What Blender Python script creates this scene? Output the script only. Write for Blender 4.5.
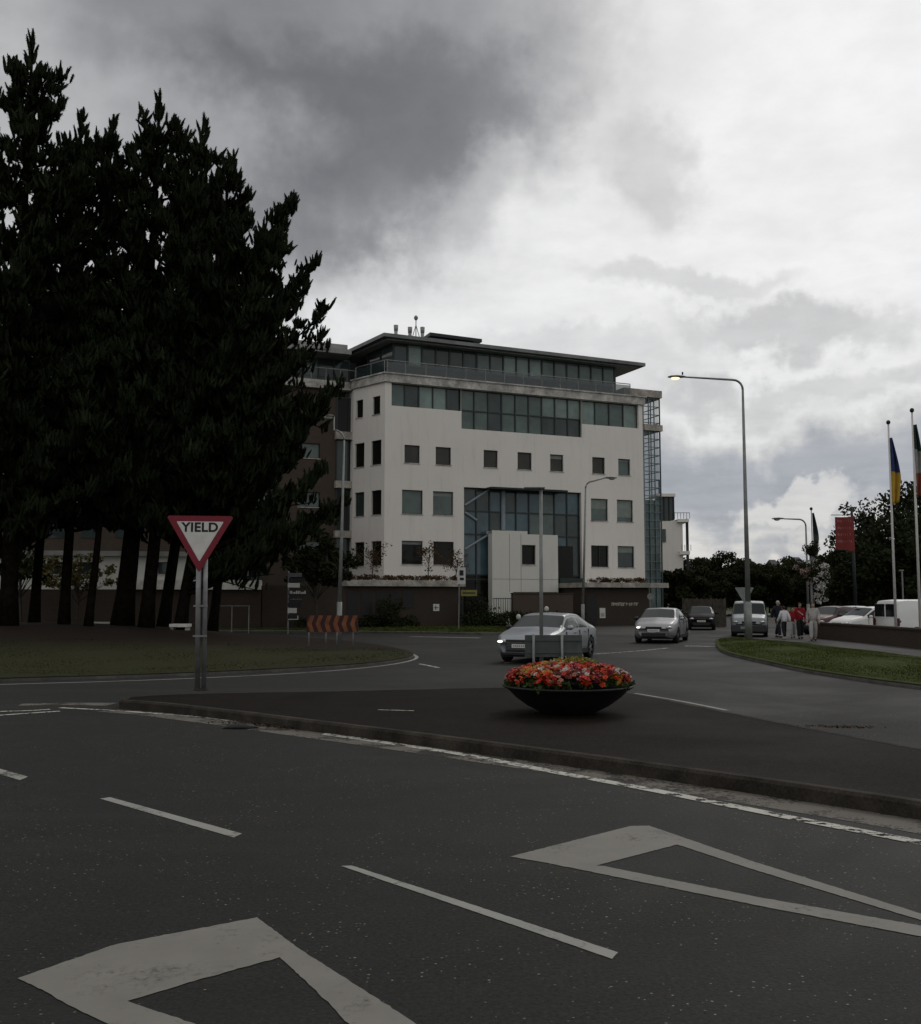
import bpy, math, random
import numpy as np
from mathutils import Vector, Matrix, noise as mnoise
random.seed(7); rng = np.random.default_rng(7)
R = math.radians
sc = bpy.context.scene
for o in list(bpy.data.objects): bpy.data.objects.remove(o)
col = sc.collection

# ------------------------------------------------------------------ camera
CAMZ = 1.85; F = 1000.0; CX = 460.5; CY = 512.0
PITCH = math.atan(88 / F)
cam = bpy.data.cameras.new('camera'); camo = bpy.data.objects.new('camera', cam); col.objects.link(camo)
camo.location = (0, 0, CAMZ); camo.rotation_euler = (math.pi / 2 + PITCH, 0, 0)
cam.sensor_fit = 'VERTICAL'; cam.sensor_height = 24; cam.lens = 24 * F / 1024
cam.clip_start = .1; cam.clip_end = 5000
sc.camera = camo
sc.render.resolution_x = 921; sc.render.resolution_y = 1024

# ------------------------------------------------------------------ sky, sun, exposure
SUN_EL, SUN_AZ = R(42), R(28)            # azimuth clockwise from +Y (view direction)
w = bpy.data.worlds.new('World'); sc.world = w; w.use_nodes = True
nt = w.node_tree; nt.nodes.clear()
class G:                                   # tiny node-graph helper
    def __init__(s, nt): s.nt = nt
    def put(s, sock, v):
        if isinstance(v, (int, float)): sock.default_value = v
        elif isinstance(v, (tuple, list)): sock.default_value = v if len(v) == len(sock.default_value) else tuple(v) + (1,)
        else: s.nt.links.new(v, sock)
    def m(s, op, a, b=0.0, c=None, clamp=False):
        n = s.nt.nodes.new('ShaderNodeMath'); n.operation = op; n.use_clamp = clamp
        s.put(n.inputs[0], a); s.put(n.inputs[1], b)
        if c is not None: s.put(n.inputs[2], c)
        return n.outputs[0]
    def noise(s, vec, scale, detail=4, rough=.55, out=0, dist=0):
        n = s.nt.nodes.new('ShaderNodeTexNoise'); s.put(n.inputs['Vector'], vec)
        n.inputs['Scale'].default_value = scale; n.inputs['Detail'].default_value = detail
        n.inputs['Roughness'].default_value = rough; n.inputs['Distortion'].default_value = dist
        return n.outputs[out]
    def mix(s, f, a, b, bt='MIX'):
        n = s.nt.nodes.new('ShaderNodeMix'); n.data_type = 'RGBA'; n.blend_type = bt
        s.put(n.inputs[0], f); s.put(n.inputs[6], a); s.put(n.inputs[7], b); return n.outputs[2]
    def ramp(s, f, stops):
        n = s.nt.nodes.new('ShaderNodeValToRGB'); s.put(n.inputs[0], f); e = n.color_ramp.elements
        while len(e) < len(stops): e.new(.5)
        for i, (p, c) in enumerate(stops):
            e[i].position = p; e[i].color = (c, c, c, 1) if isinstance(c, (int, float)) else tuple(c) + (1,)
        return n.outputs[0]
    def smooth(s, v, a, b):
        n = s.nt.nodes.new('ShaderNodeMapRange'); n.interpolation_type = 'SMOOTHSTEP'
        s.put(n.inputs[0], v); n.inputs[1].default_value = a; n.inputs[2].default_value = b
        n.inputs[3].default_value = 0; n.inputs[4].default_value = 1; return n.outputs[0]
    def xyz(s, v):
        n = s.nt.nodes.new('ShaderNodeSeparateXYZ'); s.put(n.inputs[0], v); return n.outputs
    def vec(s, x, y, z):
        n = s.nt.nodes.new('ShaderNodeCombineXYZ'); s.put(n.inputs[0], x); s.put(n.inputs[1], y); s.put(n.inputs[2], z); return n.outputs[0]
g = G(nt)
tc = nt.nodes.new('ShaderNodeTexCoord').outputs['Generated']
X, Y, Z = g.xyz(tc)[:3]
az = g.m('ARCTAN2', X, Y); el = g.m('ARCSINE', Z)
# cloud-layer coordinates (flatter towards the horizon)
den = g.m('ADD', g.m('MAXIMUM', Z, 0.0), .16)
cv = g.vec(g.m('DIVIDE', X, den), g.m('DIVIDE', Y, den), 0.0)
n1 = g.noise(cv, 1.1, 7, .56, dist=.3)
n2 = g.noise(cv, 2.9, 6, .6, dist=.2)
n3 = g.noise(cv, 5.5, 6, .6, dist=.1)
nw = g.noise(tc, 4.2, 5, .55, out=1)
wx, wy, wz = g.xyz(nw)[:3]
nv = g.noise(tc, 15.0, 5, .6, out=1); vx_, vy_, vz_ = g.xyz(nv)[:3]
azd = g.m('ADD', az, g.m('ADD', g.m('MULTIPLY', g.m('SUBTRACT', wx, .5), .30), g.m('MULTIPLY', g.m('SUBTRACT', vx_, .5), .12)))
eld = g.m('ADD', el, g.m('ADD', g.m('MULTIPLY', g.m('SUBTRACT', wy, .5), .24), g.m('MULTIPLY', g.m('SUBTRACT', vy_, .5), .10)))
def blob(a0, e0, ra, re, soft=1.0):
    a = g.m('DIVIDE', g.m('SUBTRACT', azd, a0), ra); e = g.m('DIVIDE', g.m('SUBTRACT', eld, e0), re)
    r = g.m('SQRT', g.m('ADD', g.m('MULTIPLY', a, a), g.m('MULTIPLY', e, e)))
    return g.m('SUBTRACT', 1.0, g.smooth(r, 1.0 - soft * .6, 1.0 + soft * .35))
L = g.m('ADD', .68, g.m('MULTIPLY', g.m('SUBTRACT', n1, .5), .40))
L = g.m('ADD', L, g.m('MULTIPLY', g.m('SUBTRACT', n2, .5), .46))
def darken(L, b, amt):
    return g.m('MULTIPLY', L, g.m('SUBTRACT', 1.0, g.m('MULTIPLY', b, amt)))
def lighten(L, b, to, amt):
    f = g.m('MULTIPLY', b, amt); return g.m('ADD', g.m('MULTIPLY', L, g.m('SUBTRACT', 1.0, f)), g.m('MULTIPLY', f, to))
L = lighten(L, blob(.32, .42, .42, .28, 1.0), .96, .68)
L = lighten(L, blob(.02, .27, .20, .09, 1.0), .84, .60)
L = darken(L, blob(-.45, .56, .58, .24, .9), .32)
L = darken(L, blob(-.13, .52, .29, .19, .8), .47)
L = darken(L, blob(-.10, .44, .22, .10, .6), .42)
L = darken(L, blob(-.22, .30, .12, .07, 1.0), .20)
L = lighten(L, blob(-.30, .43, .12, .08, 1.0), .52, .6)
L = darken(L, blob(.20, .44, .05, .05, 1.0), .24)
L = darken(L, blob(.10, .22, .20, .02, 1.0), .14)
L = darken(L, blob(.35, .280, .15, .028, .8), .30)
L = darken(L, blob(.24, .33, .12, .02, .9), .2)
L = darken(L, blob(.12, .25, .16, .018, 1.0), .14)
L = darken(L, blob(.36, .215, .2, .02, 1.0), .22)
L = darken(L, blob(.34, .130, .28, .055, 1.0), .46)
L = lighten(L, blob(.33, .110, .075, .028, .35), .66, .85)
L = lighten(L, blob(.06, .40, .10, .05, 1.0), .85, .35)
L = lighten(L, blob(-.06, .28, .07, .03, 1.0), .85, .4)
L = lighten(L, blob(.30, .035, .35, .035, 1.0), .66, .6)
L = darken(L, blob(.36, .062, .10, .012, 1.0), .30)
L = g.m('MAXIMUM', L, .08)
L = g.m('MULTIPLY', L, g.m('ADD', 1.0, g.m('MULTIPLY', g.m('SUBTRACT', g.smooth(n3, .30, .70), .5), .11)))
tint = g.mix(g.smooth(L, .15, .62), (.975, .98, 1.0), (1.0, .995, .99))
tint = g.mix(g.m('MULTIPLY', g.m('SUBTRACT', 1.0, g.smooth(el, .10, .26)), g.m('SUBTRACT', 1.0, g.smooth(L, .35, .62))), tint, (.90, .95, 1.06))
cl = nt.nodes.new('ShaderNodeVectorMath'); cl.operation = 'SCALE'
g.put(cl.inputs[0], tint); g.put(cl.inputs['Scale'], g.m('MULTIPLY', L, 10.0))
sky = nt.nodes.new('ShaderNodeTexSky'); sky.sky_type = 'NISHITA'; sky.sun_disc = False
sky.sun_elevation = SUN_EL; sky.sun_rotation = SUN_AZ
colr = g.mix(.94, sky.outputs[0], cl.outputs[0])
bg = nt.nodes.new('ShaderNodeBackground'); g.put(bg.inputs[0], colr); bg.inputs[1].default_value = .1
ow = nt.nodes.new('ShaderNodeOutputWorld'); nt.links.new(bg.outputs[0], ow.inputs[0])
sun = bpy.data.lights.new('sun', 'SUN'); sun.energy = .5; sun.angle = R(20); sun.color = (1, .96, .9)
so = bpy.data.objects.new('sun', sun); col.objects.link(so)
sd = Vector((math.sin(SUN_AZ) * math.cos(SUN_EL), math.cos(SUN_AZ) * math.cos(SUN_EL), math.sin(SUN_EL)))
so.rotation_euler = (-sd).to_track_quat('-Z', 'Y').to_euler(); so.location = (0, 0, 60)
sc.view_settings.view_transform = 'Standard'; sc.view_settings.look = 'None'
sc.view_settings.exposure = 0; sc.view_settings.gamma = 1

# ------------------------------------------------------------------ geometry helpers
cp, sp = math.cos(PITCH), math.sin(PITCH)
def ray(px, py):
    u = (px - CX) / F; v = (CY - py) / F
    return Vector((u, cp - v * sp, sp + v * cp))
def gp(px, py, z=0.0):                     # point of the level z seen at a pixel
    d = ray(px, py); t = (z - CAMZ) / d.z; return Vector((d.x * t, d.y * t, z))
def dp(px, py, Yd):                        # point at depth Yd seen at a pixel
    d = ray(px, py); t = Yd / d.y; return Vector((d.x * t, Yd, CAMZ + d.z * t))

mats = {}
def mat(name, c, rough=.8, metal=0.0, var=.15, scale=3.0, spec=.3, bump=0.0, emit=None, c2=None, fine=None, alpha=None):
    if name in mats: return mats[name]
    m = bpy.data.materials.new(name); m.use_nodes = True; n = m.node_tree; b = n.nodes['Principled BSDF']; q = G(n)
    co = n.nodes.new('ShaderNodeTexCoord').outputs['Object']
    f = q.noise(co, scale, 5, .6)
    c2 = c2 or tuple(max(0, x * (1 - 2 * var)) for x in c); c1 = tuple(min(1, x * (1 + var)) for x in c)
    cc = q.mix(q.ramp(f, [(.3, 0.0), (.7, 1.0)]), c2, c1)
    if fine:
        cc = q.mix(q.ramp(q.noise(co, fine[0], 2, .5), [(.35, 0.0), (.65, 1.0)]), q.mix(fine[1], cc, (.0, .0, .0)), cc)
    n.links.new(cc, b.inputs['Base Color'])
    b.inputs['Roughness'].default_value = rough; b.inputs['Metallic'].default_value = metal
    b.inputs['Specular IOR Level'].default_value = spec
    if bump:
        bn = n.nodes.new('ShaderNodeBump'); bn.inputs['Strength'].default_value = bump; bn.inputs['Distance'].default_value = .02
        n.links.new(q.noise(co, scale * 8, 4, .6), bn.inputs['Height']); n.links.new(bn.outputs[0], b.inputs['Normal'])
    if emit: b.inputs['Emission Color'].default_value = tuple(emit[0]) + (1,); b.inputs['Emission Strength'].default_value = emit[1]
    if alpha is not None: b.inputs['Alpha'].default_value = alpha
    mats[name] = m; return m

def tarmac(name, base, speck=.25, cracks=True, warm=(1, 1, 1), spec=.15):
    m = bpy.data.materials.new(name); m.use_nodes = True; n = m.node_tree; b = n.nodes['Principled BSDF']; q = G(n)
    co = n.nodes.new('ShaderNodeTexCoord').outputs['Object']
    big = q.noise(co, .22, 5, .6, dist=.6); mid = q.noise(co, 2.2, 5, .65); fi = q.noise(co, 38, 4, .75)
    f = q.m('ADD', q.m('MULTIPLY', big, .55), q.m('MULTIPLY', mid, .45))
    c = q.mix(q.ramp(f, [(.35, 0.0), (.65, 1.0)]), tuple(base * .72 * x for x in warm), tuple(base * 1.25 * x for x in warm))
    c = q.mix(q.ramp(fi, [(.36, 0.0), (.64, 1.0)]), q.mix(.6, c, (0, 0, 0)), q.mix(.035, c, (.2, .19, .17)))
    # pale aggregate showing through
    vo = n.nodes.new('ShaderNodeTexVoronoi'); n.links.new(co, vo.inputs['Vector']); vo.inputs['Scale'].default_value = 42
    vx = q.xyz(vo.outputs['Color'])
    pick = q.m('MULTIPLY', q.m('GREATER_THAN', vx[0], .86), q.m('LESS_THAN', vo.outputs['Distance'], q.m('MULTIPLY', vx[1], .34)))
    pick = q.m('MULTIPLY', pick, q.smooth(q.noise(co, .9, 3, .5), .38, .60))
    c = q.mix(q.m('MULTIPLY', pick, speck * 3), c, (.24, .23, .20))
    # worn lighter wheel paths and repairs
    st = n.nodes.new('ShaderNodeMapping'); n.links.new(co, st.inputs[0]); st.inputs['Scale'].default_value = (.08, .9, 1); st.inputs['Rotation'].default_value = (0, 0, .35)
    c = q.mix(q.m('MULTIPLY', q.smooth(q.noise(st.outputs[0], 1.0, 3, .5), .5, .7), .35), c, tuple(base * 1.6 * x for x in warm))
    vp = n.nodes.new('ShaderNodeTexVoronoi'); vp.feature = 'DISTANCE_TO_EDGE'; vp.inputs['Scale'].default_value = .16
    wv = n.nodes.new('ShaderNodeVectorMath'); wv.operation = 'ADD'; n.links.new(co, wv.inputs[0]); sc_ = n.nodes.new('ShaderNodeVectorMath'); sc_.operation = 'SCALE'; n.links.new(q.noise(co, 1.3, 5, .6, out=1), sc_.inputs[0]); sc_.inputs['Scale'].default_value = 1.2
    n.links.new(sc_.outputs[0], wv.inputs[1]); n.links.new(wv.outputs[0], vp.inputs['Vector'])
    crack = q.m('MULTIPLY', q.m('LESS_THAN', vp.outputs['Distance'], .0022), q.smooth(q.noise(co, .35, 3, .5), .5, .62))
    c = q.mix(q.m('MULTIPLY', crack, .7), c, (.004, .004, .004))
    oil = q.smooth(q.noise(co, .55, 4, .55, dist=.4), .58, .74)
    c = q.mix(q.m('MULTIPLY', oil, .35), c, tuple(base * .45 * x for x in warm))
    blot = q.smooth(q.noise(co, 7, 5, .7), .52, .75)
    c = q.mix(q.m('MULTIPLY', blot, .35), c, tuple(base * 2.0 * x for x in warm))
    rr_ = n.nodes.new('ShaderNodeMapRange'); q.put(rr_.inputs[0], big); rr_.inputs[1].default_value = .3; rr_.inputs[2].default_value = .7; rr_.inputs[3].default_value = .62; rr_.inputs[4].default_value = .85
    n.links.new(rr_.outputs[0], b.inputs['Roughness'])
    n.links.new(c, b.inputs['Base Color']); b.inputs['Specular IOR Level'].default_value = spec
    bn = n.nodes.new('ShaderNodeBump'); bn.inputs['Strength'].default_value = .5; bn.inputs['Distance'].default_value = .008
    n.links.new(q.noise(co, 45, 3, .7), bn.inputs['Height']); n.links.new(bn.outputs[0], b.inputs['Normal'])
    mats[name] = m; return m

def worn_paint(name, colr, wear=.5, soft=.06, s1=1.6, s2=22):
    m = bpy.data.materials.new(name); m.use_nodes = True; n = m.node_tree; b = n.nodes['Principled BSDF']; q = G(n)
    co = n.nodes.new('ShaderNodeTexCoord').outputs['Object']
    f = q.m('ADD', q.m('MULTIPLY', q.noise(co, s1, 5, .7), .6), q.m('MULTIPLY', q.noise(co, s2, 4, .75), .4))
    k = q.smooth(f, wear - soft, wear + soft)
    dirt = q.mix(q.noise(co, 3, 4, .6), tuple(x * .6 for x in colr), colr)
    tr = n.nodes.new('ShaderNodeBsdfTransparent'); mx = n.nodes.new('ShaderNodeMixShader')
    n.links.new(dirt, b.inputs['Base Color']); b.inputs['Roughness'].default_value = .8
    n.links.new(k, mx.inputs[0]); n.links.new(tr.outputs[0], mx.inputs[1]); n.links.new(b.outputs[0], mx.inputs[2])
    n.links.new(mx.outputs[0], n.nodes['Material Output'].inputs[0]); mats[name] = m; return m

def brick(name, c1, c2, mortar, sx=4.4, sy=13):
    m = bpy.data.materials.new(name); m.use_nodes = True; n = m.node_tree; b = n.nodes['Principled BSDF']; q = G(n)
    co = n.nodes.new('ShaderNodeTexCoord').outputs['Object']; x, y, z = q.xyz(co)[:3]
    v = q.vec(q.m('ADD', x, q.m('MULTIPLY', y, .6)), z, 0.0)
    t = n.nodes.new('ShaderNodeTexBrick'); n.links.new(v, t.inputs['Vector'])
    t.inputs['Color1'].default_value = c1 + (1,); t.inputs['Color2'].default_value = c2 + (1,); t.inputs['Mortar'].default_value = mortar + (1,)
    t.inputs['Scale'].default_value = 1; t.inputs['Brick Width'].default_value = .225; t.inputs['Row Height'].default_value = .075; t.inputs['Mortar Size'].default_value = .008
    c = q.mix(q.m('MULTIPLY', q.noise(co, .6, 5, .6), .6), t.outputs[0], tuple(x * .5 for x in c1))
    n.links.new(c, b.inputs['Base Color']); b.inputs['Roughness'].default_value = .9; b.inputs['Specular IOR Level'].default_value = .2
    mats[name] = m; return m

def render_wall(name, c):                   # painted render with run-off stains and faint joints
    m = bpy.data.materials.new(name); m.use_nodes = True; n = m.node_tree; b = n.nodes['Principled BSDF']; q = G(n)
    co = n.nodes.new('ShaderNodeTexCoord').outputs['Object']
    mp = n.nodes.new('ShaderNodeMapping'); n.links.new(co, mp.inputs[0]); mp.inputs['Scale'].default_value = (2.2, 2.2, .22)
    st = q.smooth(q.noise(mp.outputs[0], 1.4, 5, .65), .5, .8)
    c1 = q.mix(q.noise(co, .35, 4, .6), tuple(x * .86 for x in c), c)
    c1 = q.mix(q.m('MULTIPLY', st, .18), c1, (.22, .20, .17))
    c1 = q.mix(q.m('MULTIPLY', q.smooth(q.noise(co, 9, 4, .7), .55, .8), .2), c1, (.3, .27, .23))
    n.links.new(c1, b.inputs['Base Color']); b.inputs['Roughness'].default_value = .85; b.inputs['Specular IOR Level'].default_value = .2
    mats[name] = m; return m

class MB:
    def __init__(s): s.v = []; s.f = []; s.mi = []
    def quad(s, pts, mi=0):
        i = len(s.v); s.v += [tuple(p) for p in pts]; s.f.append(tuple(range(i, i + len(pts)))); s.mi.append(mi)
    def box8(s, p, mi=0):                  # p: 4 bottom + 4 top
        i = len(s.v); s.v += [tuple(a) for a in p]
        for f in ((3, 2, 1, 0), (4, 5, 6, 7), (0, 1, 5, 4), (1, 2, 6, 5), (2, 3, 7, 6), (3, 0, 4, 7)):
            s.f.append(tuple(i + k for k in f)); s.mi.append(mi)
    def box(s, x0, x1, y0, y1, z0, z1, mi=0):
        s.box8([(x0, y0, z0), (x1, y0, z0), (x1, y1, z0), (x0, y1, z0), (x0, y0, z1), (x1, y0, z1), (x1, y1, z1), (x0, y1, z1)], mi)
    def prism(s, poly, z0, z1, mi=0, top=None):
        n = len(poly); i = len(s.v)
        t = top or poly
        s.v += [(p[0], p[1], z0) for p in poly] + [(p[0], p[1], z1) for p in t]
        s.f.append(tuple(i + k for k in reversed(range(n)))); s.mi.append(mi)
        s.f.append(tuple(i + n + k for k in range(n))); s.mi.append(mi)
        for k in range(n):
            j = (k + 1) % n; s.f.append((i + k, i + j, i + n + j, i + n + k)); s.mi.append(mi)
    def tube(s, pts, rad, n=8, mi=0, cap=True):
        pts = [Vector(p) for p in pts]
        if isinstance(rad, (int, float)): rad = [rad] * len(pts)
        i = len(s.v); up = Vector((0, 0, 1))
        for k, p in enumerate(pts):
            d = (pts[min(k + 1, len(pts) - 1)] - pts[max(k - 1, 0)]).normalized()
            a = d.cross(up if abs(d.z) < .95 else Vector((1, 0, 0))).normalized(); b = d.cross(a)
            for q in range(n):
                t = 2 * math.pi * q / n; s.v.append(tuple(p + (a * math.cos(t) + b * math.sin(t)) * rad[k]))
        for k in range(len(pts) - 1):
            for q in range(n):
                r = (q + 1) % n; s.f.append((i + k * n + q, i + k * n + r, i + (k + 1) * n + r, i + (k + 1) * n + q)); s.mi.append(mi)
        if cap:
            s.f.append(tuple(i + q for q in reversed(range(n)))); s.mi.append(mi)
            e = i + (len(pts) - 1) * n; s.f.append(tuple(e + q for q in range(n))); s.mi.append(mi)
    def lathe(s, prof, c=(0, 0, 0), n=24, mi=0, axis='z', sq=(1, 1)):
        i = len(s.v)
        for r, z in prof:
            for q in range(n):
                t = 2 * math.pi * q / n; x, y = r * math.cos(t) * sq[0], r * math.sin(t) * sq[1]
                p = (c[0] + x, c[1] + y, c[2] + z) if axis == 'z' else (c[0] + x, c[1] + z, c[2] + y)
                s.v.append(p)
        for k in range(len(prof) - 1):
            for q in range(n):
                r = (q + 1) % n; s.f.append((i + k * n + q, i + k * n + r, i + (k + 1) * n + r, i + (k + 1) * n + q)); s.mi.append(mi)
    def ball(s, c, r, n=10, mi=0):
        rx, ry, rz = r if isinstance(r, tuple) else (r, r, r)
        i = len(s.v); m = n // 2 + 1
        for a in range(m + 1):
            th = math.pi * a / m
            for q in range(n):
                t = 2 * math.pi * q / n; s.v.append((c[0] + rx * math.sin(th) * math.cos(t), c[1] + ry * math.sin(th) * math.sin(t), c[2] + rz * math.cos(th)))
        for a in range(m):
            for q in range(n):
                r_ = (q + 1) % n; s.f.append((i + a * n + q, i + a * n + r_, i + (a + 1) * n + r_, i + (a + 1) * n + q)); s.mi.append(mi)
    def build(s, name, mt, parent=None, smooth=False, bevel=0, local=False):
        return mesh_obj(name, s.v, s.f, s.mi, mt, parent, smooth, bevel, local)
roots = {}
def mesh_obj(name, v, f, mi, mt, parent=None, smooth=False, bevel=0, local=False):
    me = bpy.data.meshes.new(name)
    M = roots.get(parent.name if parent else None)
    if M is not None and not local:
        Mi = M.inverted(); v = [tuple(Mi @ Vector(p)) for p in v]
    me.from_pydata(v, [], f); me.update()
    for m in (mt if isinstance(mt, (list, tuple)) else [mt]): me.materials.append(m)
    if mi is not None and any(mi): me.polygons.foreach_set('material_index', mi)
    if smooth: me.polygons.foreach_set('use_smooth', [True] * len(me.polygons))
    o = bpy.data.objects.new(name, me); col.objects.link(o)
    if parent: o.parent = parent; roots[o.name] = M if M is not None else Matrix()
    if bevel:
        b = o.modifiers.new('bevel', 'BEVEL'); b.width = bevel; b.segments = 2; b.limit_method = 'ANGLE'
    return o
def np_obj(name, V, Fc, k, mt, parent=None):        # fast mesh from numpy, k corners per face
    if parent is not None:
        M = roots.get(parent.name, Matrix()).inverted(); A = np.array(M)
        V = V @ A[:3, :3].T + A[:3, 3]
    me = bpy.data.meshes.new(name); nf = len(Fc)
    me.vertices.add(len(V)); me.vertices.foreach_set('co', V.astype(np.float32).ravel())
    me.loops.add(nf * k); me.loops.foreach_set('vertex_index', Fc.astype(np.int32).ravel())
    me.polygons.add(nf); me.polygons.foreach_set('loop_start', np.arange(nf, dtype=np.int32) * k)
    me.polygons.foreach_set('loop_total', np.full(nf, k, dtype=np.int32))
    me.update(calc_edges=True); me.materials.append(mt)
    o = bpy.data.objects.new(name, me); col.objects.link(o)
    if parent is not None: o.parent = parent; roots[o.name] = roots.get(parent.name, Matrix())
    return o
def tag(o, label=None, cat=None, group=None, kind=None):
    if label: o['label'] = label
    if cat: o['category'] = cat
    if group: o['group'] = group
    if kind: o['kind'] = kind
    return o
def thing(name, label, cat, loc, rotz=0, group=None):
    o = bpy.data.objects.new(name, None); col.objects.link(o); o.location = loc; o.rotation_euler = (0, 0, rotz); o.empty_display_size = .2
    roots[o.name] = Matrix.Translation(Vector(loc)) @ Matrix.Rotation(rotz, 4, 'Z')
    return tag(o, label, cat, group)
def copy_tree(o, parent=None):
    c = o.copy(); col.objects.link(c)
    if parent is not None: c.parent = parent
    for ch in list(o.children): copy_tree(ch, c)
    return c
def struct(o): o['kind'] = 'structure'; return o

# ------------------------------------------------------------------ materials
M_road = tarmac('road_tarmac', .0155, warm=(1.02, 1, .95), speck=.25)
M_isl = tarmac('island_tarmac', .0115, speck=.03, warm=(1.25, .99, .80), spec=.03)
M_path = tarmac('path_tarmac', .05, speck=.1, warm=(1.03, 1, .96))
M_line = worn_paint('line_paint', (.28, .275, .25), .39, soft=.10)
M_line2 = worn_paint('worn_line_paint', (.48, .47, .41), .475, soft=.03, s1=4.5, s2=14)
M_tri = worn_paint('triangle_paint', (.19, .180, .158), .35, soft=.13)
M_dirt = worn_paint('gutter_dirt', (.11, .098, .08), .47)
M_kerb = mat('kerb_concrete', (.045, .039, .032), .9, var=.3, scale=2.5, fine=(40, .3), spec=.1)
M_kerbl = mat('kerb_pale', (.10, .095, .085), .9, var=.25, scale=2, fine=(30, .3))
M_grass = mat('grass_ground', (.044, .057, .015), .95, var=.3, scale=.7, c2=(.034, .043, .012), fine=(25, .35), spec=.05)
M_blade = mat('grass_blade', (.052, .068, .017), .9, var=.2, scale=.5, c2=(.034, .043, .011), spec=.05)
M_blade2 = mat('grass_blade_dry', (.032, .034, .011), .9, var=.2, scale=.5, c2=(.028, .024, .010), spec=.05)
M_soil = mat('needle_litter', (.015, .010, .007), .95, var=.3, scale=1.5, fine=(20, .5), bump=.6)
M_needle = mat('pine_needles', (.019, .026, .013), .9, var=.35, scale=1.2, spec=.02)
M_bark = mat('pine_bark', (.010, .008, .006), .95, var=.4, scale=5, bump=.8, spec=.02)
M_white = render_wall('white_render', (.73, .695, .645))
M_white2 = render_wall('white_panel', (.62, .61, .56))
M_corn = mat('cornice_stone', (.50, .48, .44), .9, var=.3, scale=1.3, fine=(9, .3))
M_slab = mat('slab_concrete', (.42, .39, .34), .9, var=.25, scale=1.1, fine=(8, .3))
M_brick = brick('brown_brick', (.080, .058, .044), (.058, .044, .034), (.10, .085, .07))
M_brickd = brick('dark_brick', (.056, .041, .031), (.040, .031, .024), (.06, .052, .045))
M_dark = mat('dark_metal', (.02, .025, .026), .5, .3, var=.1)
M_frame = mat('window_frame', (.03, .038, .038), .45, .3, var=.1)
M_roof = mat('roof_metal', (.17, .175, .175), .6, .2, var=.2, scale=.7)
M_rooflt = mat('roof_pale', (.27, .27, .26), .6, .2, var=.2, scale=.8)
M_soff = mat('soffit', (.34, .35, .35), .7, var=.1)
def glass(name, c, refl=.5, rough=.06):
    m = mat(name, c, rough, 0, var=.18, scale=.8, spec=refl); return m
GL = [glass('glass_dark', (.010, .011, .009), .12), glass('glass_deep', (.040, .056, .054), .3), glass('glass_teal', (.085, .122, .113), .3),
      glass('glass_pale', (.17, .23, .205), .3), glass('glass_blue', (.055, .098, .115), .35), glass('glass_brown', (.045, .044, .036), .2)]
M_galv = mat('galvanised_steel', (.20, .205, .20), .5, .5, var=.2, scale=4)
M_galvp = mat('painted_pole', (.20, .21, .20), .5, .3, var=.15, scale=3)
M_tubeglass = mat('tower_glass', (.10, .16, .17), .1, 0, var=.1, spec=.4, alpha=.35)
M_balg = mat('balustrade_glass', (.03, .045, .045), .1, 0, var=.1, spec=.8, alpha=.55)
M_black = mat('black_plastic', (.012, .012, .012), .5, var=.1)
M_signw = mat('sign_white', (.55, .54, .51), .5, var=.06, scale=6)
M_signr = mat('sign_red', (.17, .010, .022), .5, var=.1, scale=6)
M_signb = mat('sign_black', (.01, .01, .01), .5, var=.1)
M_signback = mat('sign_back_grey', (.075, .08, .08), .55, .3, var=.12, scale=4)

# ------------------------------------------------------------------ ground, roads
Z0 = 0.0
m = MB(); m.quad([(-1500, -200, -.02), (1500, -200, -.02), (1500, 3000, -.02), (-1500, 3000, -.02)])
struct(m.build('ground', M_grass))
m = MB(); m.quad([(-90, -25, 0), (90, -25, 0), (90, 57, 0), (-90, 57, 0)])
m.quad([(10, 57.0, 0), (24, 57.0, 0), (52, 210, 0), (38, 210, 0)])
struct(m.build('road', M_road))
def P2(pts, z=0.0): return [gp(x, y, z).to_2d() for x, y in pts]
def sheet(name, poly, z, mt):
    m = MB(); m.quad([(p[0], p[1], z) for p in poly]); return struct(m.build(name, mt))
def densify(poly, step=.5, closed=True):
    out = []; n = len(poly)
    for i in range(n if closed else n - 1):
        a, b = Vector(poly[i]), Vector(poly[(i + 1) % n]); k = max(1, int((b - a).length / step))
        out += [a.lerp(b, j / k) for j in range(k)]
    if not closed: out.append(Vector(poly[-1]))
    return out
def smoothline(pts, it=2):
    for _ in range(it):
        o = [pts[0]]
        for a, b in zip(pts, pts[1:]): o += [a.lerp(b, .25), a.lerp(b, .75)]
        o.append(pts[-1]); pts = o
    return pts
def offset_line(pts, d):
    out = []
    for i, p in enumerate(pts):
        t = (pts[min(i + 1, len(pts) - 1)] - pts[max(i - 1, 0)]).normalized(); out.append(p + Vector((-t.y, t.x)) * d)
    return out
def area(poly): return .5 * sum(a[0] * b[1] - b[0] * a[1] for a, b in zip(poly, poly[1:] + poly[:1]))
def ribbon(name, line, w0, w1, z, mt, lab=False):
    a = offset_line(line, 0); m = MB(); n = len(line)
    L_, R_ = [], []
    for i, p in enumerate(line):
        t = (line[min(i + 1, n - 1)] - line[max(i - 1, 0)]).normalized(); nn = Vector((-t.y, t.x)); ww = w0 + (w1 - w0) * i / (n - 1)
        L_.append(p + nn * ww / 2); R_.append(p - nn * ww / 2)
    for i in range(n - 1): m.quad([(*R_[i], z), (*R_[i + 1], z), (*L_[i + 1], z), (*L_[i], z)])
    return struct(m.build(name, mt))
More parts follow.
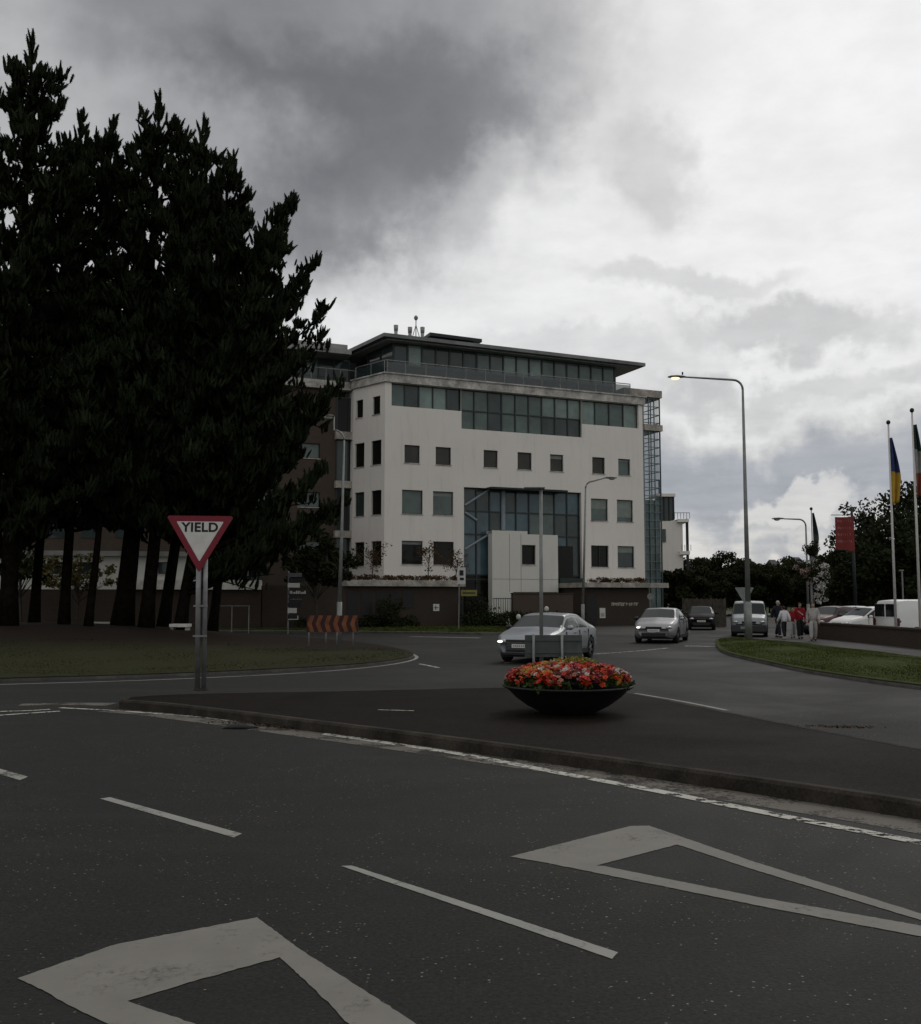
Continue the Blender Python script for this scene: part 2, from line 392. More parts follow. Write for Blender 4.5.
def kerbed(name_k, name_top, edge, h, kw, mk, mt, topz=None):
    """kerb stones round an outline (ccw) with the surface inside them"""
    if area(edge) < 0: edge = edge[::-1]
    cl_ = [edge[0]]
    for p in edge[1:]:
        if (p - cl_[-1]).length > .12: cl_.append(p)
    if (cl_[-1] - cl_[0]).length < .12: cl_.pop()
    edge = cl_; n = len(edge); inner = []
    for i in range(n):
        t = (edge[(i + 1) % n] - edge[i - 1]).normalized(); inner.append(edge[i] + Vector((-t.y, t.x)) * kw)
    m = MB()
    for i in range(n):
        j = (i + 1) % n; a, b, c, d = edge[i], edge[j], inner[j], inner[i]
        bv = .03; a2 = a.lerp(d, bv / kw); b2 = b.lerp(c, bv / kw)
        m.quad([(*a, -.01), (*b, -.01), (*b, h - bv), (*a, h - bv)]); m.quad([(*a, h - bv), (*b, h - bv), (*b2, h), (*a2, h)])
        m.quad([(*a2, h), (*b2, h), (*c, h), (*d, h)])
        m.quad([(*d, h), (*c, h), (*c, h - .1), (*d, h - .1)])
    struct(m.build(name_k, mk))
    if mt is not None:
        m = MB(); m.quad([(*p, h - .003) for p in inner]); struct(m.build(name_top, mt))
    return inner
# near traffic island
front = smoothline(P2([(119, 709), (160, 712), (200, 717), (250, 723), (300, 730), (400, 743), (500, 757), (600, 771), (700, 786), (800, 801), (921, 820), (1150, 862)]))
back = smoothline(P2([(1150, 786), (921, 748), (830, 731), (725, 711), (635, 693), (590, 688), (490, 687), (400, 689.5), (300, 691.5), (190, 693), (140, 695.5), (124, 697)], .15))
isl = kerbed('island_kerb', 'island_paving', front + back, .15, .13, M_kerb, M_isl)
gl = offset_line(front, -.25)
ribbon('gutter_dirt', gl, .45, .5, .0035, M_dirt)
# tree island : kerb outline + mound
te = smoothline(P2([(-700, 700), (-300, 692), (0, 682), (150, 678), (300, 671), (370, 666), (405, 661), (416, 657), (408, 653), (385, 648), (350, 643), (300, 639), (250, 636.5)]))
te += [Vector((-30, 56)), Vector((-60, 55)), Vector((-60, 40))]
kerbed('tree_island_kerb', None, te, .08, .13, M_kerbl, None)
def inpoly(poly):
    P = np.array([tuple(p) for p in poly])
    def f(x, y):
        x = np.asarray(x); y = np.asarray(y); ins = np.zeros(x.shape, bool); j = len(P) - 1
        for i in range(len(P)):
            xi, yi = P[i]; xj, yj = P[j]
            c = ((yi > y) != (yj > y)) & (x < (xj - xi) * (y - yi) / (yj - yi + 1e-12) + xi); ins ^= c; j = i
        return ins
    return f
def polydist(poly, x, y):
    P = np.array([tuple(p) for p in poly]); best = np.full(x.shape, 1e9)
    for i in range(len(P)):
        a = P[i]; b = P[(i + 1) % len(P)]; ab = b - a; t = ((x - a[0]) * ab[0] + (y - a[1]) * ab[1]) / (ab @ ab + 1e-12); t = np.clip(t, 0, 1)
        best = np.minimum(best, np.hypot(x - a[0] - t * ab[0], y - a[1] - t * ab[1]))
    return best
def mound(name, poly, hfun, step, mt, z0=.09):
    """height-field filling an outline: grid cells clipped to the outline by snapping the border"""
    import bmesh
    bm = bmesh.new(); vs = [bm.verts.new((p[0], p[1], 0)) for p in poly]; bm.faces.new(vs)
    P = np.array([tuple(p) for p in poly]); lo = P.min(0); hi = P.max(0)
    for ax in (0, 1):
        k = lo[ax] + step
        while k < hi[ax]:
            no = (1, 0, 0) if ax == 0 else (0, 1, 0); co = (k, 0, 0) if ax == 0 else (0, k, 0)
            bmesh.ops.bisect_plane(bm, geom=bm.verts[:] + bm.edges[:] + bm.faces[:], plane_co=co, plane_no=no); k += step
    xy = np.array([(v.co.x, v.co.y) for v in bm.verts]); d = polydist(poly, xy[:, 0], xy[:, 1]); h = hfun(xy[:, 0], xy[:, 1], d)
    for v, z in zip(bm.verts, h): v.co.z = z0 + z
    me = bpy.data.meshes.new(name); bm.to_mesh(me); bm.free()
    me.polygons.foreach_set('use_smooth', [True] * len(me.polygons)); me.materials.append(mt)
    o = bpy.data.objects.new(name, me); col.objects.link(o); return struct(o)
def th(x, y, d):
    return np.clip(d / 6, 0, 1) ** .8 * (.70 * np.exp(-((x + 20) / 12) ** 2 - ((y - 45) / 14) ** 2)) + .04 * np.clip(d, 0, 1)
def mixmat(name, ma, ca, cb, bound):
    m = bpy.data.materials.new(name); m.use_nodes = True; n = m.node_tree; b = n.nodes['Principled BSDF']; q = G(n)
    co = n.nodes.new('ShaderNodeTexCoord').outputs['Object']; x, y, z = q.xyz(co)[:3]
    k = q.smooth(q.m('ADD', y, q.m('ADD', q.m('MULTIPLY', x, bound[2]), q.m('MULTIPLY', q.noise(co, .5, 5, .6), 6))), bound[0], bound[1])
    c = q.mix(k, q.mix(q.noise(co, 2, 5, .7), tuple(v * .55 for v in ca), ca), q.mix(q.noise(co, 2.5, 5, .7), tuple(v * .5 for v in cb), cb))
    n.links.new(c, b.inputs['Base Color']); b.inputs['Roughness'].default_value = .95; b.inputs['Specular IOR Level'].default_value = .1
    mats[name] = m; return m
M_mound = mixmat('mound_ground', None, (.028, .029, .010), (.019, .012, .008), (35, 42, -.15))
tin = te[:]
mound('tree_island_ground', [p for p in tin], th, 1.2, M_mound, .095)
def tz(x, y):
    d = polydist(te, np.array([x]), np.array([y])); return .095 + float(th(np.array([x]), np.array([y]), d)[0])
# white edge line round the tree island
el_line = smoothline(P2([(-400, 698), (0, 684.5), (150, 680.5), (300, 673.5), (372, 667.5), (408, 662), (419, 657.5), (411, 653.5)]))
ribbon('edge_line', el_line, .09, .12, .004, M_line)
# right grass verge
re_ = smoothline(P2([(716, 641), (716, 648), (724, 655), (760, 663), (800, 672), (860, 681.5), (921, 689.5), (1100, 712), (1300, 738)]))
re_ += smoothline(P2([(1300, 700), (1100, 672), (921, 656), (860, 648), (800, 642), (745, 637.5), (722, 638)], .15))
kerbed('verge_kerb', None, re_, .08, .13, M_kerbl, None)
def rh(x, y, d): return .16 * np.clip(d / 2.5, 0, 1) ** .7 + .03 * np.sin(x * .7) * np.clip(d, 0, 1)
mound('verge_ground', re_, rh, .8, M_grass, .10)
def rz(x, y):
    d = polydist(re_, np.array([x]), np.array([y])); return .10 + float(rh(np.array([x]), np.array([y]), d)[0])
sheet('footpath', [gp(700, 637).to_2d(), gp(745, 638).to_2d(), gp(800, 643).to_2d(), gp(921, 657.5).to_2d(), gp(1300, 701).to_2d(), Vector((60, 60)), Vector((22, 62))], .012, M_path)
# far verge in front of the building
fv = P2([(-900, 632), (200, 632), (420, 633.5), (480, 635), (540, 634), (575, 631)]) + P2([(575, 627), (480, 625), (200, 624), (-900, 623)])
kerbed('far_kerb', 'far_verge', densify(fv, 4), .12, .15, M_kerbl, M_grass)
sheet('forecourt_paving', P2([(575, 634.5), (640, 636), (690, 634), (690, 621), (560, 621)]), .010, M_path)

# blades of grass as stuff
def blades(name, poly, hf, n, mt, label, hh=(.05, .12), ymax=200, wd=.02):
    P = np.array([tuple(p) for p in poly]); lo = P.min(0); hi = P.max(0); hi[1] = min(hi[1], ymax); lo[0] = max(lo[0], -34); hi[0] = min(hi[0], 34)
    # denser near the camera
    x = rng.uniform(lo[0], hi[0], n * 5); y = lo[1] + (hi[1] - lo[1]) * rng.random(n * 5) ** 1.5
    k = inpoly(poly)(x, y); x = x[k][:n]; y = y[k][:n]; d = polydist(poly, x, y); k = d > .14; x = x[k]; y = y[k]; d = d[k]; z = hf(x, y, d); n = len(x)
    a = rng.uniform(0, 2 * np.pi, n); h = rng.uniform(*hh, n) * (.7 + .6 * np.sin(x * 1.3) * np.sin(y * .9)); wv = wd * (1 + y / 30)
    V = np.zeros((n, 3, 3)); V[:, 0] = np.c_[x - np.cos(a) * wv, y - np.sin(a) * wv, z - .01]; V[:, 1] = np.c_[x + np.cos(a) * wv, y + np.sin(a) * wv, z - .01]
    V[:, 2] = np.c_[x + rng.normal(0, .04, n), y + rng.normal(0, .04, n), z + h]
    o = np_obj(name, V.reshape(-1, 3), np.arange(n * 3).reshape(-1, 3), 3, mt); return tag(o, label, 'grass', kind='stuff')
blades('grass', re_, lambda x, y, d: .10 + rh(x, y, d), 90000, M_blade, 'short green grass covering the roadside verge on the right', ymax=50, hh=(.012, .03), wd=.008)
blades('grass', te, lambda x, y, d: .095 + th(x, y, d), 50000, M_blade2, 'thin dull grass along the kerb of the pine tree island', ymax=36, hh=(.012, .03), wd=.008)
blades('grass', [Vector((p[0], p[1])) for p in fv], lambda x, y, d: .11 + 0 * x, 30000, M_blade, 'strip of mown grass below the podium wall of the offices', hh=(.05, .1), wd=.03)

# ------------------------------------------------------------------ road markings (flat paint)
def ragged(pts, amp=.009, step=.03):
    out = []; n = len(pts)
    for i in range(n):
        a, b = Vector(pts[i]), Vector(pts[(i + 1) % n]); k = max(1, min(200, int((b - a).length / step))); nn = Vector((-(b - a).y, (b - a).x)).normalized()
        for j in range(k): p = a.lerp(b, j / k); v = Vector((p.x * 22, p.y * 22, 0)); v2 = v * 3.1; out.append(p + Vector((mnoise.noise(v) + .6 * mnoise.noise(v2), mnoise.noise(v + Vector((7, 3, 1))) + .6 * mnoise.noise(v2 + Vector((1, 9, 4))))) * amp * .8)
    return out
def mark(name, pts, z=.004, mt=None, sub=True):
    m = MB(); m.quad([(p.x, p.y, z) for p in ragged([gp(x, y).to_2d() for x, y in pts], .005)]); o = m.build(name, mt or M_line); return struct(o)
mark('dash_marking', [(341, 866.5), (352, 866), (484, 909), (618, 953), (612, 959.5), (480, 914)][::-1])
mark('dash_marking', [(100, 799), (110, 797.5), (242, 834), (234, 838)][::-1])
mark('dash_marking', [(-40, 762.5), (-30, 760.5), (28, 777), (20, 780.5)][::-1])
def tri(quads):
    m = MB()
    for k_, q in enumerate(quads): m.quad([(p.x, p.y, .004) for p in ragged([gp(x, y).to_2d() for x, y in q])])
    return struct(m.build('yield_marking', M_tri))
tri([[(510, 857), (596, 866), (677.5, 845), (675, 835), (649, 826), (630, 826.5)],
     [(675, 835), (677.5, 845), (750, 869), (920, 920.5), (975, 938), (965, 929), (920.5, 914), (755, 862.5)],
     [(510, 857), (550, 864), (760, 906.5), (920.5, 937), (985, 950), (975, 938), (920, 926), (760, 898), (605, 866.8), (596, 866)]])
tri([[(17.5, 979), (45, 992), (127, 1002), (200, 980), (280, 958), (257, 918), (115, 945)],
     [(257, 918), (280, 958), (330, 1005), (345, 1022), (470, 1110), (520, 1110), (414, 1023), (300, 950)],
     [(45, 992), (65, 1004), (100, 1021), (230, 1075), (360, 1110), (430, 1110), (280, 1060), (190, 1023), (127, 1002)]])
kl = smoothline(P2([(322, 734), (345, 737), (400, 745), (460, 754), (520, 765.5), (570, 775.5), (640, 788), (700, 800), (750, 810), (800, 820), (850, 829.5), (921, 843), (1100, 878)]))
ribbon('edge_line', kl, .15, .15, .006, M_line2)
ribbon('edge_line', smoothline(P2([(60, 708), (120, 711), (200, 717), (236, 721.5)])), .10, .10, .006, M_line2)
ribbon('edge_line', smoothline(P2([(-30, 718), (20, 714), (60, 711.5)])), .12, .12, .006, M_line2)
ribbon('edge_line', smoothline(P2([(-30, 712.5), (30, 711), (50, 709.5)])), .10, .10, .006, M_line2)
ribbon('edge_line', smoothline(P2([(635, 693.5), (680, 701), (727, 710.5)])), .08, .10, .005, M_line)
ribbon('edge_line', smoothline(P2([(20, 705), (70, 704), (112, 704.5)])), .35, .5, .005, M_dirt)
ribbon('lane_line', smoothline(P2([(505, 663), (580, 655), (640, 651), (668, 648)])), .10, .14, .004, M_line2)
ribbon('lane_line', smoothline(P2([(420, 664), (440, 668)])), .12, .12, .004, M_line2)
ribbon('stop_line', smoothline(P2([(685, 646), (715, 646.5)])), .4, .4, .004, M_line2)
ribbon('edge_line', smoothline(P2([(410, 636.6), (440, 637.2), (480, 638)])), .35, .5, .005, M_line)
ribbon('edge_line', smoothline(P2([(378, 709.5), (414, 710.5)], .15)), .05, .05, .148, M_line2)
# ------------------------------------------------------------------ frames for facades
class Fr:
    def __init__(s, o, e):
        s.o = Vector(o); s.e = Vector(e).normalized(); s.n = Vector((s.e.y, -s.e.x))     # n points to the camera side
    def pt(s, a, z, out=0.0):
        q = s.o + s.e * a + s.n * out; return Vector((q.x, q.y, z))
    def px(s, x, y, out=0.0):
        d = ray(x, y); o = s.o + s.n * out
        # cam(0,0)+t*d2 = o + a*e
        det = d.x * (-s.e.y) + d.y * s.e.x
        t = (o.x * (-s.e.y) + o.y * s.e.x) / det
        p = Vector((d.x * t, d.y * t)); return (p - o).dot(s.e), CAMZ + d.z * t
    def rect(s, x0, y0, x1, y1, out=0.0):
        a = s.px(x0, (y0 + y1) / 2, out)[0]; b = s.px(x1, (y0 + y1) / 2, out)[0]
        z1 = s.px((x0 + x1) / 2, y0, out)[1]; z0 = s.px((x0 + x1) / 2, y1, out)[1]; return a, b, z0, z1
    def box(s, m, a0, a1, z0, z1, o0, o1, mi=0):
        m.box8([s.pt(a0, z0, o1), s.pt(a1, z0, o1), s.pt(a1, z0, o0), s.pt(a0, z0, o0), s.pt(a0, z1, o1), s.pt(a1, z1, o1), s.pt(a1, z1, o0), s.pt(a0, z1, o0)], mi)
def wall_holes(fr, m, a0, a1, z0, z1, holes, depth=.25, out=0.0, th=.4):
    As = sorted({a0, a1} | {h[0] for h in holes} | {h[1] for h in holes}); Zs = sorted({z0, z1} | {h[2] for h in holes} | {h[3] for h in holes})
    As = [a for a in As if a0 <= a <= a1]; Zs = [z for z in Zs if z0 <= z <= z1]
    for i in range(len(As) - 1):
        for j in range(len(Zs) - 1):
            ca = (As[i] + As[i + 1]) / 2; cz = (Zs[j] + Zs[j + 1]) / 2
            if any(h[0] < ca < h[1] and h[2] < cz < h[3] for h in holes): continue
            m.quad([fr.pt(As[i], Zs[j], out), fr.pt(As[i + 1], Zs[j], out), fr.pt(As[i + 1], Zs[j + 1], out), fr.pt(As[i], Zs[j + 1], out)])
    for h in holes:
        p = [(h[0], h[2]), (h[1], h[2]), (h[1], h[3]), (h[0], h[3])]
        for k in range(4):
            a, b = p[k], p[(k + 1) % 4]; m.quad([fr.pt(a[0], a[1], out), fr.pt(b[0], b[1], out), fr.pt(b[0], b[1], out - depth), fr.pt(a[0], a[1], out - depth)])
def window(fr, parent, h, gm, depth=.13, out=0.0, mull=0, fm=None, blind=None):
    a0, a1, z0, z1 = h; t = .045; depth = min(depth, .13)
    m = MB()
    for (p, q, r, s_) in ((a0, a0 + t, z0, z1), (a1 - t, a1, z0, z1), (a0 + t, a1 - t, z0, z0 + t), (a0 + t, a1 - t, z1 - t, z1)):
        fr.box(m, p, q, r, s_, out - depth - .05, out - depth + .01)
    for k in range(mull):
        c = a0 + (a1 - a0) * (k + 1) / (mull + 1); fr.box(m, c - .03, c + .03, z0 + t, z1 - t, out - depth - .04, out - depth + .02)
    w_ = m.build('window', fm or M_frame, parent)
    m = MB(); m.quad([fr.pt(a0 + .02, z0 + .02, out - depth - .06), fr.pt(a1 - .02, z0 + .02, out - depth - .06), fr.pt(a1 - .02, z1 - .02, out - depth - .06), fr.pt(a0 + .02, z1 - .02, out - depth - .06)])
    m.build('pane', gm, w_)
    if blind:
        bl = MB(); fr.box(bl, a0 + t + .01, a1 - t - .01, z1 - (z1 - z0) * blind, z1 - t, out - depth - .055, out - depth - .045); bl.build('blind', mat('blind', (.20, .23, .21), .8, var=.1), w_)
    m = MB(); fr.box(m, a0 - .04, a1 + .04, z0 - .06, z0 - .002, out - depth, out + .05); m.build('sill', M_corn, w_)
def curtain(fr, parent, a0, a1, z0, z1, out, cols, rows, gm, name='curtain_wall', seed=0, t=.05, breaks=None):
    rnd = random.Random(seed); m = MB(); 
    As = breaks or [a0 + (a1 - a0) * k / cols for k in range(cols + 1)]; Zs = [z0 + (z1 - z0) * k / rows for k in range(rows + 1)] if isinstance(rows, int) else rows
    for a in As: fr.box(m, a - t, a + t, z0, z1, out - .08, out + .06)
    for z in Zs:
        for i in range(len(As) - 1): fr.box(m, As[i] + t, As[i + 1] - t, z - t, z + t, out - .08, out + .05)
    c = m.build(name, M_frame, parent)
    m = MB()
    for i in range(len(As) - 1):
        for j in range(len(Zs) - 1):
            g_ = gm(i, j, rnd) if callable(gm) else gm
            dx = rnd.uniform(-.004, .004)
            m.quad([fr.pt(As[i], Zs[j], out - .02 + dx), fr.pt(As[i + 1], Zs[j], out - .02 - dx), fr.pt(As[i + 1], Zs[j + 1], out - .02 - dx), fr.pt(As[i], Zs[j + 1], out - .02 + dx)], g_)
    m.build('glazing', GL, c); return c

# ------------------------------------------------------------------ the office building
A = Vector((-5.35, 70.0)); B = Vector((-7.87, 72.55))
FF = Fr(A, (.918, .396)); CF = Fr(B, A - B); CLEN = (A - B).length
bld = thing('office_building', 'cream white six storey office block with recessed glass bands and glazed penthouse', 'building', (A.x, A.y, 0))
SE = FF.px(643.5, 480)[0]
SLAB0, SLAB1 = 2.75, 3.15
CT = FF.px(388, 374)[1]; CB = FF.px(388, 382)[1]        # cornice top / bottom
print('cornice', CT, CB, 'len', SE, 'slab', FF.px(402, 581)[1])
holes = []; wins = []
def W(x0, y0, x1, y1, g_, **k):
    h = FF.rect(x0, y0, x1, y1); holes.append(h); wins.append((h, g_, k))
r4 = [(404.5, 445, 419.7, 463.3), (435.7, 447.2, 451, 464.8), (483.7, 450, 497.8, 467.8), (517.6, 452.1, 531.7, 469.4), (550.2, 454.4, 563.4, 471.3), (592.3, 457.2, 604.9, 473.3), (618.3, 458.7, 630.3, 474.4)]
z40 = FF.rect(*r4[1])
for i, r in enumerate(r4):
    h = FF.rect(*r); h = (h[0], h[1], z40[2], z40[3]); holes.append(h); wins.append((h, GL[5] if i != 6 else GL[2], dict(blind=.25 if i in (4,) else (.15 if i == 6 else None))))
r3 = [(402, 489.7, 422.7, 513.6), (433, 491.5, 453.3, 515), (591, 497.6, 607.9, 519.7), (617, 498.8, 633, 520.4)]
z3 = FF.rect(*r3[1])
for i, r in enumerate(r3):
    h = FF.rect(*r); h = (h[0], h[1], z3[2], z3[3]); holes.append(h); wins.append((h, GL[2], dict(blind=(None, .2, .45, .8)[i])))
r2 = [(401.7, 541, 422.7, 564.7), (433.4, 541.6, 453.8, 564.7), (591.2, 543.9, 608.6, 565.6), (617.7, 544.4, 634.3, 565.6)]
z2 = FF.rect(*r2[1])
for i, r in enumerate(r2):
    h = FF.rect(*r); h = (h[0], h[1], z2[2], z2[3]); holes.append(h); wins.append((h, GL[0] if i < 3 else GL[1], dict(blind=(.15, None, None, .3)[i], mull=(0, 0, 1, 0)[i])))
# glazed bands
aL0 = FF.px(391.5, 410)[0]; aL1 = FF.px(457, 400)[0]; aS = FF.px(461.5, 420)[0]; aR0 = FF.px(582, 415)[0]; aR1 = FF.px(638.5, 415)[0]
zLb = FF.px(392, 405.5)[1]; zCb = FF.px(461, 428.5)[1]; zRb = FF.px(600, 425.3)[1]; zT = CB - .02
print('bands', zLb, zCb, zRb, zT)
holes += [(aL0, aS, zLb, zT), (aS, aR0, zCb, zT), (aR0, aR1, zRb, zT)]
gx0 = FF.px(464, 540)[0]; gx1 = FF.px(581.7, 540)[0]; gzt = FF.px(464, 487)[1]
print('glass', gx0, gx1, gzt)
holes.append((gx0, gx1, SLAB1 + .0, gzt))
m = MB(); wall_holes(FF, m, 0, SE, SLAB1, CB, holes, .28)
front_wall = m.build('wall', M_white, bld)
for h, g_, k in wins: window(FF, bld, h, g_, **k)
def gband(pale):
    return lambda i, j, r: pale.get(i, 2 if r.random() < .3 else 1)
curtain(FF, bld, aL0, aS, zLb, zT, -.28, 5, 1, lambda i, j, r: [2, 1, 3, 3, 1][i], seed=1, t=.045)
curtain(FF, bld, aS, aR0, zCb, zT, -.28, 9, [zCb, zCb + (zT - zCb) * .48, zT], lambda i, j, r: (3 if j == 1 and i in (6, 7, 8) else (2 if i in (3, 4) and j == 0 else (1 if i in (2,6,7,8) else 2))), seed=2, t=.045)
curtain(FF, bld, aR0, aR1, zRb, zT, -.28, 4, 1, lambda i, j, r: [3, 2, 2, 3][i], seed=3, t=.045)
# central atrium glazing
zr = [0.3, SLAB1 + .2, FF.px(500, 575)[1], FF.px(490, 534.5)[1], FF.px(490, 511.5)[1], gzt - .05]
curtain(FF, bld, gx0 + .02, gx1 - .02, .3, gzt - .05, -.32, 9, zr, lambda i, j, r: 0 if j < 2 else (4 if r.random() < .55 else (2 if r.random() < .35 else 1)), seed=4, t=.05)
# braces and column seen inside the atrium
m = MB()
for (x0, y0, x1, y1) in ((466, 505, 491, 489), (466, 549, 491, 534), (466, 512, 478, 520)):
    a, z = FF.px(x0, y0); a2, zb = FF.px(x1, y1); m.tube([FF.pt(a, z, -.24), FF.pt(a2, zb, -.24)], .09, 6)
m.build('stair_brace', mat('brace_white', (.22, .26, .28), .6, var=.1), bld)
m = MB(); a, z = FF.px(504.5, 500); m.tube([FF.pt(a, FF.px(504, 530)[1], -.24), FF.pt(a, gzt - .15, -.24)], .17, 10); m.build('column', mat('brace_white', (.3, .3, .3)), bld)
# canopy over the atrium
m = MB(); FF.box(m, FF.px(486, 487)[0], FF.px(562, 490)[0], gzt - .12, gzt + .02, 0.003, .9); m.build('canopy', M_dark, bld)
# projecting white entrance block
BO = .7
bx0 = FF.px(492.2, 560, BO)[0]; bx1 = FF.px(558, 560, BO)[0]; bxs = FF.px(527.6, 560, BO)[0]; bxe = FF.px(554, 560, BO)[0]
bzt = FF.px(500, 530.5, BO)[1]; bzt2 = bzt - .22; bzb = FF.px(530, 592, BO)[1]
hb = FF.rect(521.9, 545, 535.6, 564.5, BO)
m = MB(); wall_holes(FF, m, bx0, bx1, 0, bzt2, [hb, (FF.px(513, 600, BO)[0], bx1 + .01, -1, bzb)], .25, BO)
FF.box(m, bx0, bxs, bzt2, bzt, -.3, BO); 
m.quad([FF.pt(bx0, 0, BO), FF.pt(bx0, bzt, BO), FF.pt(bx0, bzt, 0), FF.pt(bx0, 0, 0)])
m.quad([FF.pt(bx1, bzb, BO), FF.pt(bx1, bzt2, BO), FF.pt(bx1, bzt2, 0), FF.pt(bx1, bzb, 0)])
m.quad([FF.pt(bx0, bzt2, BO), FF.pt(bx1, bzt2, BO), FF.pt(bx1, bzt2, 0), FF.pt(bx0, bzt2, 0)])
m.quad([FF.pt(bx0, bzb, .2), FF.pt(bx1, bzb, .2), FF.pt(bx1, 0, .2), FF.pt(bx0, 0, .2)])
m.quad([FF.pt(bx0, bzb, BO), FF.pt(bx1, bzb, BO), FF.pt(bx1, bzb, 0), FF.pt(bx0, bzb, 0)])
eb = m.build('entrance_block', M_white2, bld)
m = MB()
for x in (509.5, 521, 541.5): 
    a = FF.px(x, 560, BO)[0]; FF.box(m, a - .015, a + .015, bzb, bzt2, BO + .001, BO + .006)
a = FF.px(500, 579, BO)[1]; FF.box(m, bx0, bx1, a - .012, a + .012, BO + .007, BO + .011)
m.build('panel_joint', mat('joint', (.2, .19, .17), .9), eb)
window(FF, bld, hb, GL[0], .2, BO)
# entrance doors in the atrium, right of the block
m = MB(); a0, a1, z0_, z1_ = FF.rect(559, 546, 574, 580); FF.box(m, a0, a1, z0_, z1_, -.3, -.12); m.build('entrance_door', GL[0], bld)
m = MB(); z_ = FF.px(570, 577)[1]; FF.box(m, a0 - .2, gx1 - .05, z_ - .5, z_ - .1, -.24, .5); m.build('door_canopy', mat('green_fascia', (.015, .03, .025), .5), bld)
# chamfered corner
ch = []; chg = []
for r in ((356.3, 400.9, 363, 418.7), (372.8, 395.4, 380.2, 413.3), (355, 444, 364.3, 468), (371.3, 439.7, 381.3, 463.8), (354.8, 492.6, 364.1, 517), (371.3, 490, 381.3, 513.9), (354.6, 542.5, 364.1, 566.4), (371.3, 540.8, 381.3, 565.3)):
    ch.append(CF.rect(*r))
for k in range(0, 8, 2):
    za = (ch[k][2] + ch[k + 1][2]) / 2; zb = (ch[k][3] + ch[k + 1][3]) / 2
    for i in (k, k + 1): ch[i] = (ch[i][0], ch[i][1], za, zb)
m = MB(); wall_holes(CF, m, 0, CLEN, SLAB1, CB, ch, .28); m.build('wall', M_white, bld)
for i, h in enumerate(ch): window(CF, bld, h, GL[0 if i not in (4,) else 1], .2)
# cornice band (parapet) along chamfer + front, with top slab
inner = .5
def band(m, pts, z0, z1, o0, o1):
    """extruded band along a polyline of (frame normals), outward offset o1, inner o0"""
    n = len(pts); outp, inp = [], []
    for i, p in enumerate(pts):
        d0 = (pts[i] - pts[i - 1]).normalized() if i else None; d1 = (pts[i + 1] - pts[i]).normalized() if i < n - 1 else None
        n0 = Vector((d0.y, -d0.x)) if d0 else None; n1 = Vector((d1.y, -d1.x)) if d1 else None
        if n0 is None: nn = n1
        elif n1 is None: nn = n0
        else: nn = (n0 + n1) / (1 + n0.dot(n1))
        outp.append(p + nn * o1); inp.append(p + nn * o0)
    for i in range(n - 1):
        m.box8([(*outp[i], z0), (*outp[i + 1], z0), (*inp[i + 1], z0), (*inp[i], z0), (*outp[i], z1), (*outp[i + 1], z1), (*inp[i + 1], z1), (*inp[i], z1)])
    return outp, inp
Rr = A + FF.e * SE; Rb = Rr - FF.n * 14; Bb = B - FF.n * 10
path = [B + Vector((-.05, .9)), B, A, Rr, Rb]
m = MB(); band(m, path, CB, CT, -.35, .16); band(m, path, CT, CT + .10, -.45, .26)
m.build('cornice', M_corn, bld)
# hidden sides, back and terrace floor
m = MB(); Z3 = SLAB1
m.quad([(*Rr, 0), (*Rb, 0), (*Rb, CB), (*Rr, CB)]); m.quad([(*Rb, 0), (*Bb, 0), (*Bb, CB), (*Rb, CB)]); m.quad([(*Bb, 0), (*B, 0), (*B, CB), (*Bb, CB)])
m.build('wall', M_white, bld)
m = MB(); m.quad([(*B, CB + .05), (*A, CB + .05), (*Rr, CB + .05), (*Rb, CB + .05), (*Bb, CB + .05)]); m.build('terrace_floor', M_slab, bld)
# penthouse and roof
zE = A.y * 0 + dp(384, 332, 69.6).z; print('eave', zE)
E0, E1, E2 = gp(345, 351, zE).to_2d(), gp(384, 332.5, zE).to_2d(), gp(645.5, 363, zE).to_2d()
print('E', E0, E1, E2)
E3 = E2 - FF.n * 15; E4 = E0 - FF.n * 12
def inset(poly, d):
    n = len(poly); o = []
    for i in range(n):
        d0 = (poly[i] - poly[i - 1]).normalized(); d1 = (poly[(i + 1) % n] - poly[i]).normalized()
        n0 = Vector((-d0.y, d0.x)); n1 = Vector((-d1.y, d1.x)); o.append(poly[i] + (n0 + n1) / (1 + n0.dot(n1)) * d)
    return o
ev = [E0, E1, E2, E3, E4]
def inset_v(poly, ds):
    n = len(poly); o = []
    for i in range(n):
        d0 = (poly[i] - poly[i - 1]).normalized(); d1 = (poly[(i + 1) % n] - poly[i]).normalized(); n0 = Vector((-d0.y, d0.x)); n1 = Vector((-d1.y, d1.x))
        a = poly[i] + n0 * ds[i - 1]; b = poly[i] + n1 * ds[i]; det = d0.x * -d1.y + d0.y * d1.x; q = b - a; t_ = (q.x * -d1.y + q.y * d1.x) / det; o.append(a + d0 * t_)
    return o
pw = inset_v(ev, [1.3, 1.15, 2.2, 1.5, 1.5])
m = MB(); m.prism(ev, zE - .26, zE, 0); m.build('roof_eave', M_roof, bld)
m = MB(); e1 = inset(ev, .35); e2 = inset(ev, 4.5); m.prism(e1, zE + .002, zE + .42, 0, top=e2)
q0 = gp(428, 331, zE + .9); 
rf = m.build('roof', M_roof, bld)
m = MB(); m.prism(inset(ev, .45), zE - .34, zE - .263, 0); m.build('soffit', M_soff, bld)
za, zb_ = CB + .06, zE - .345
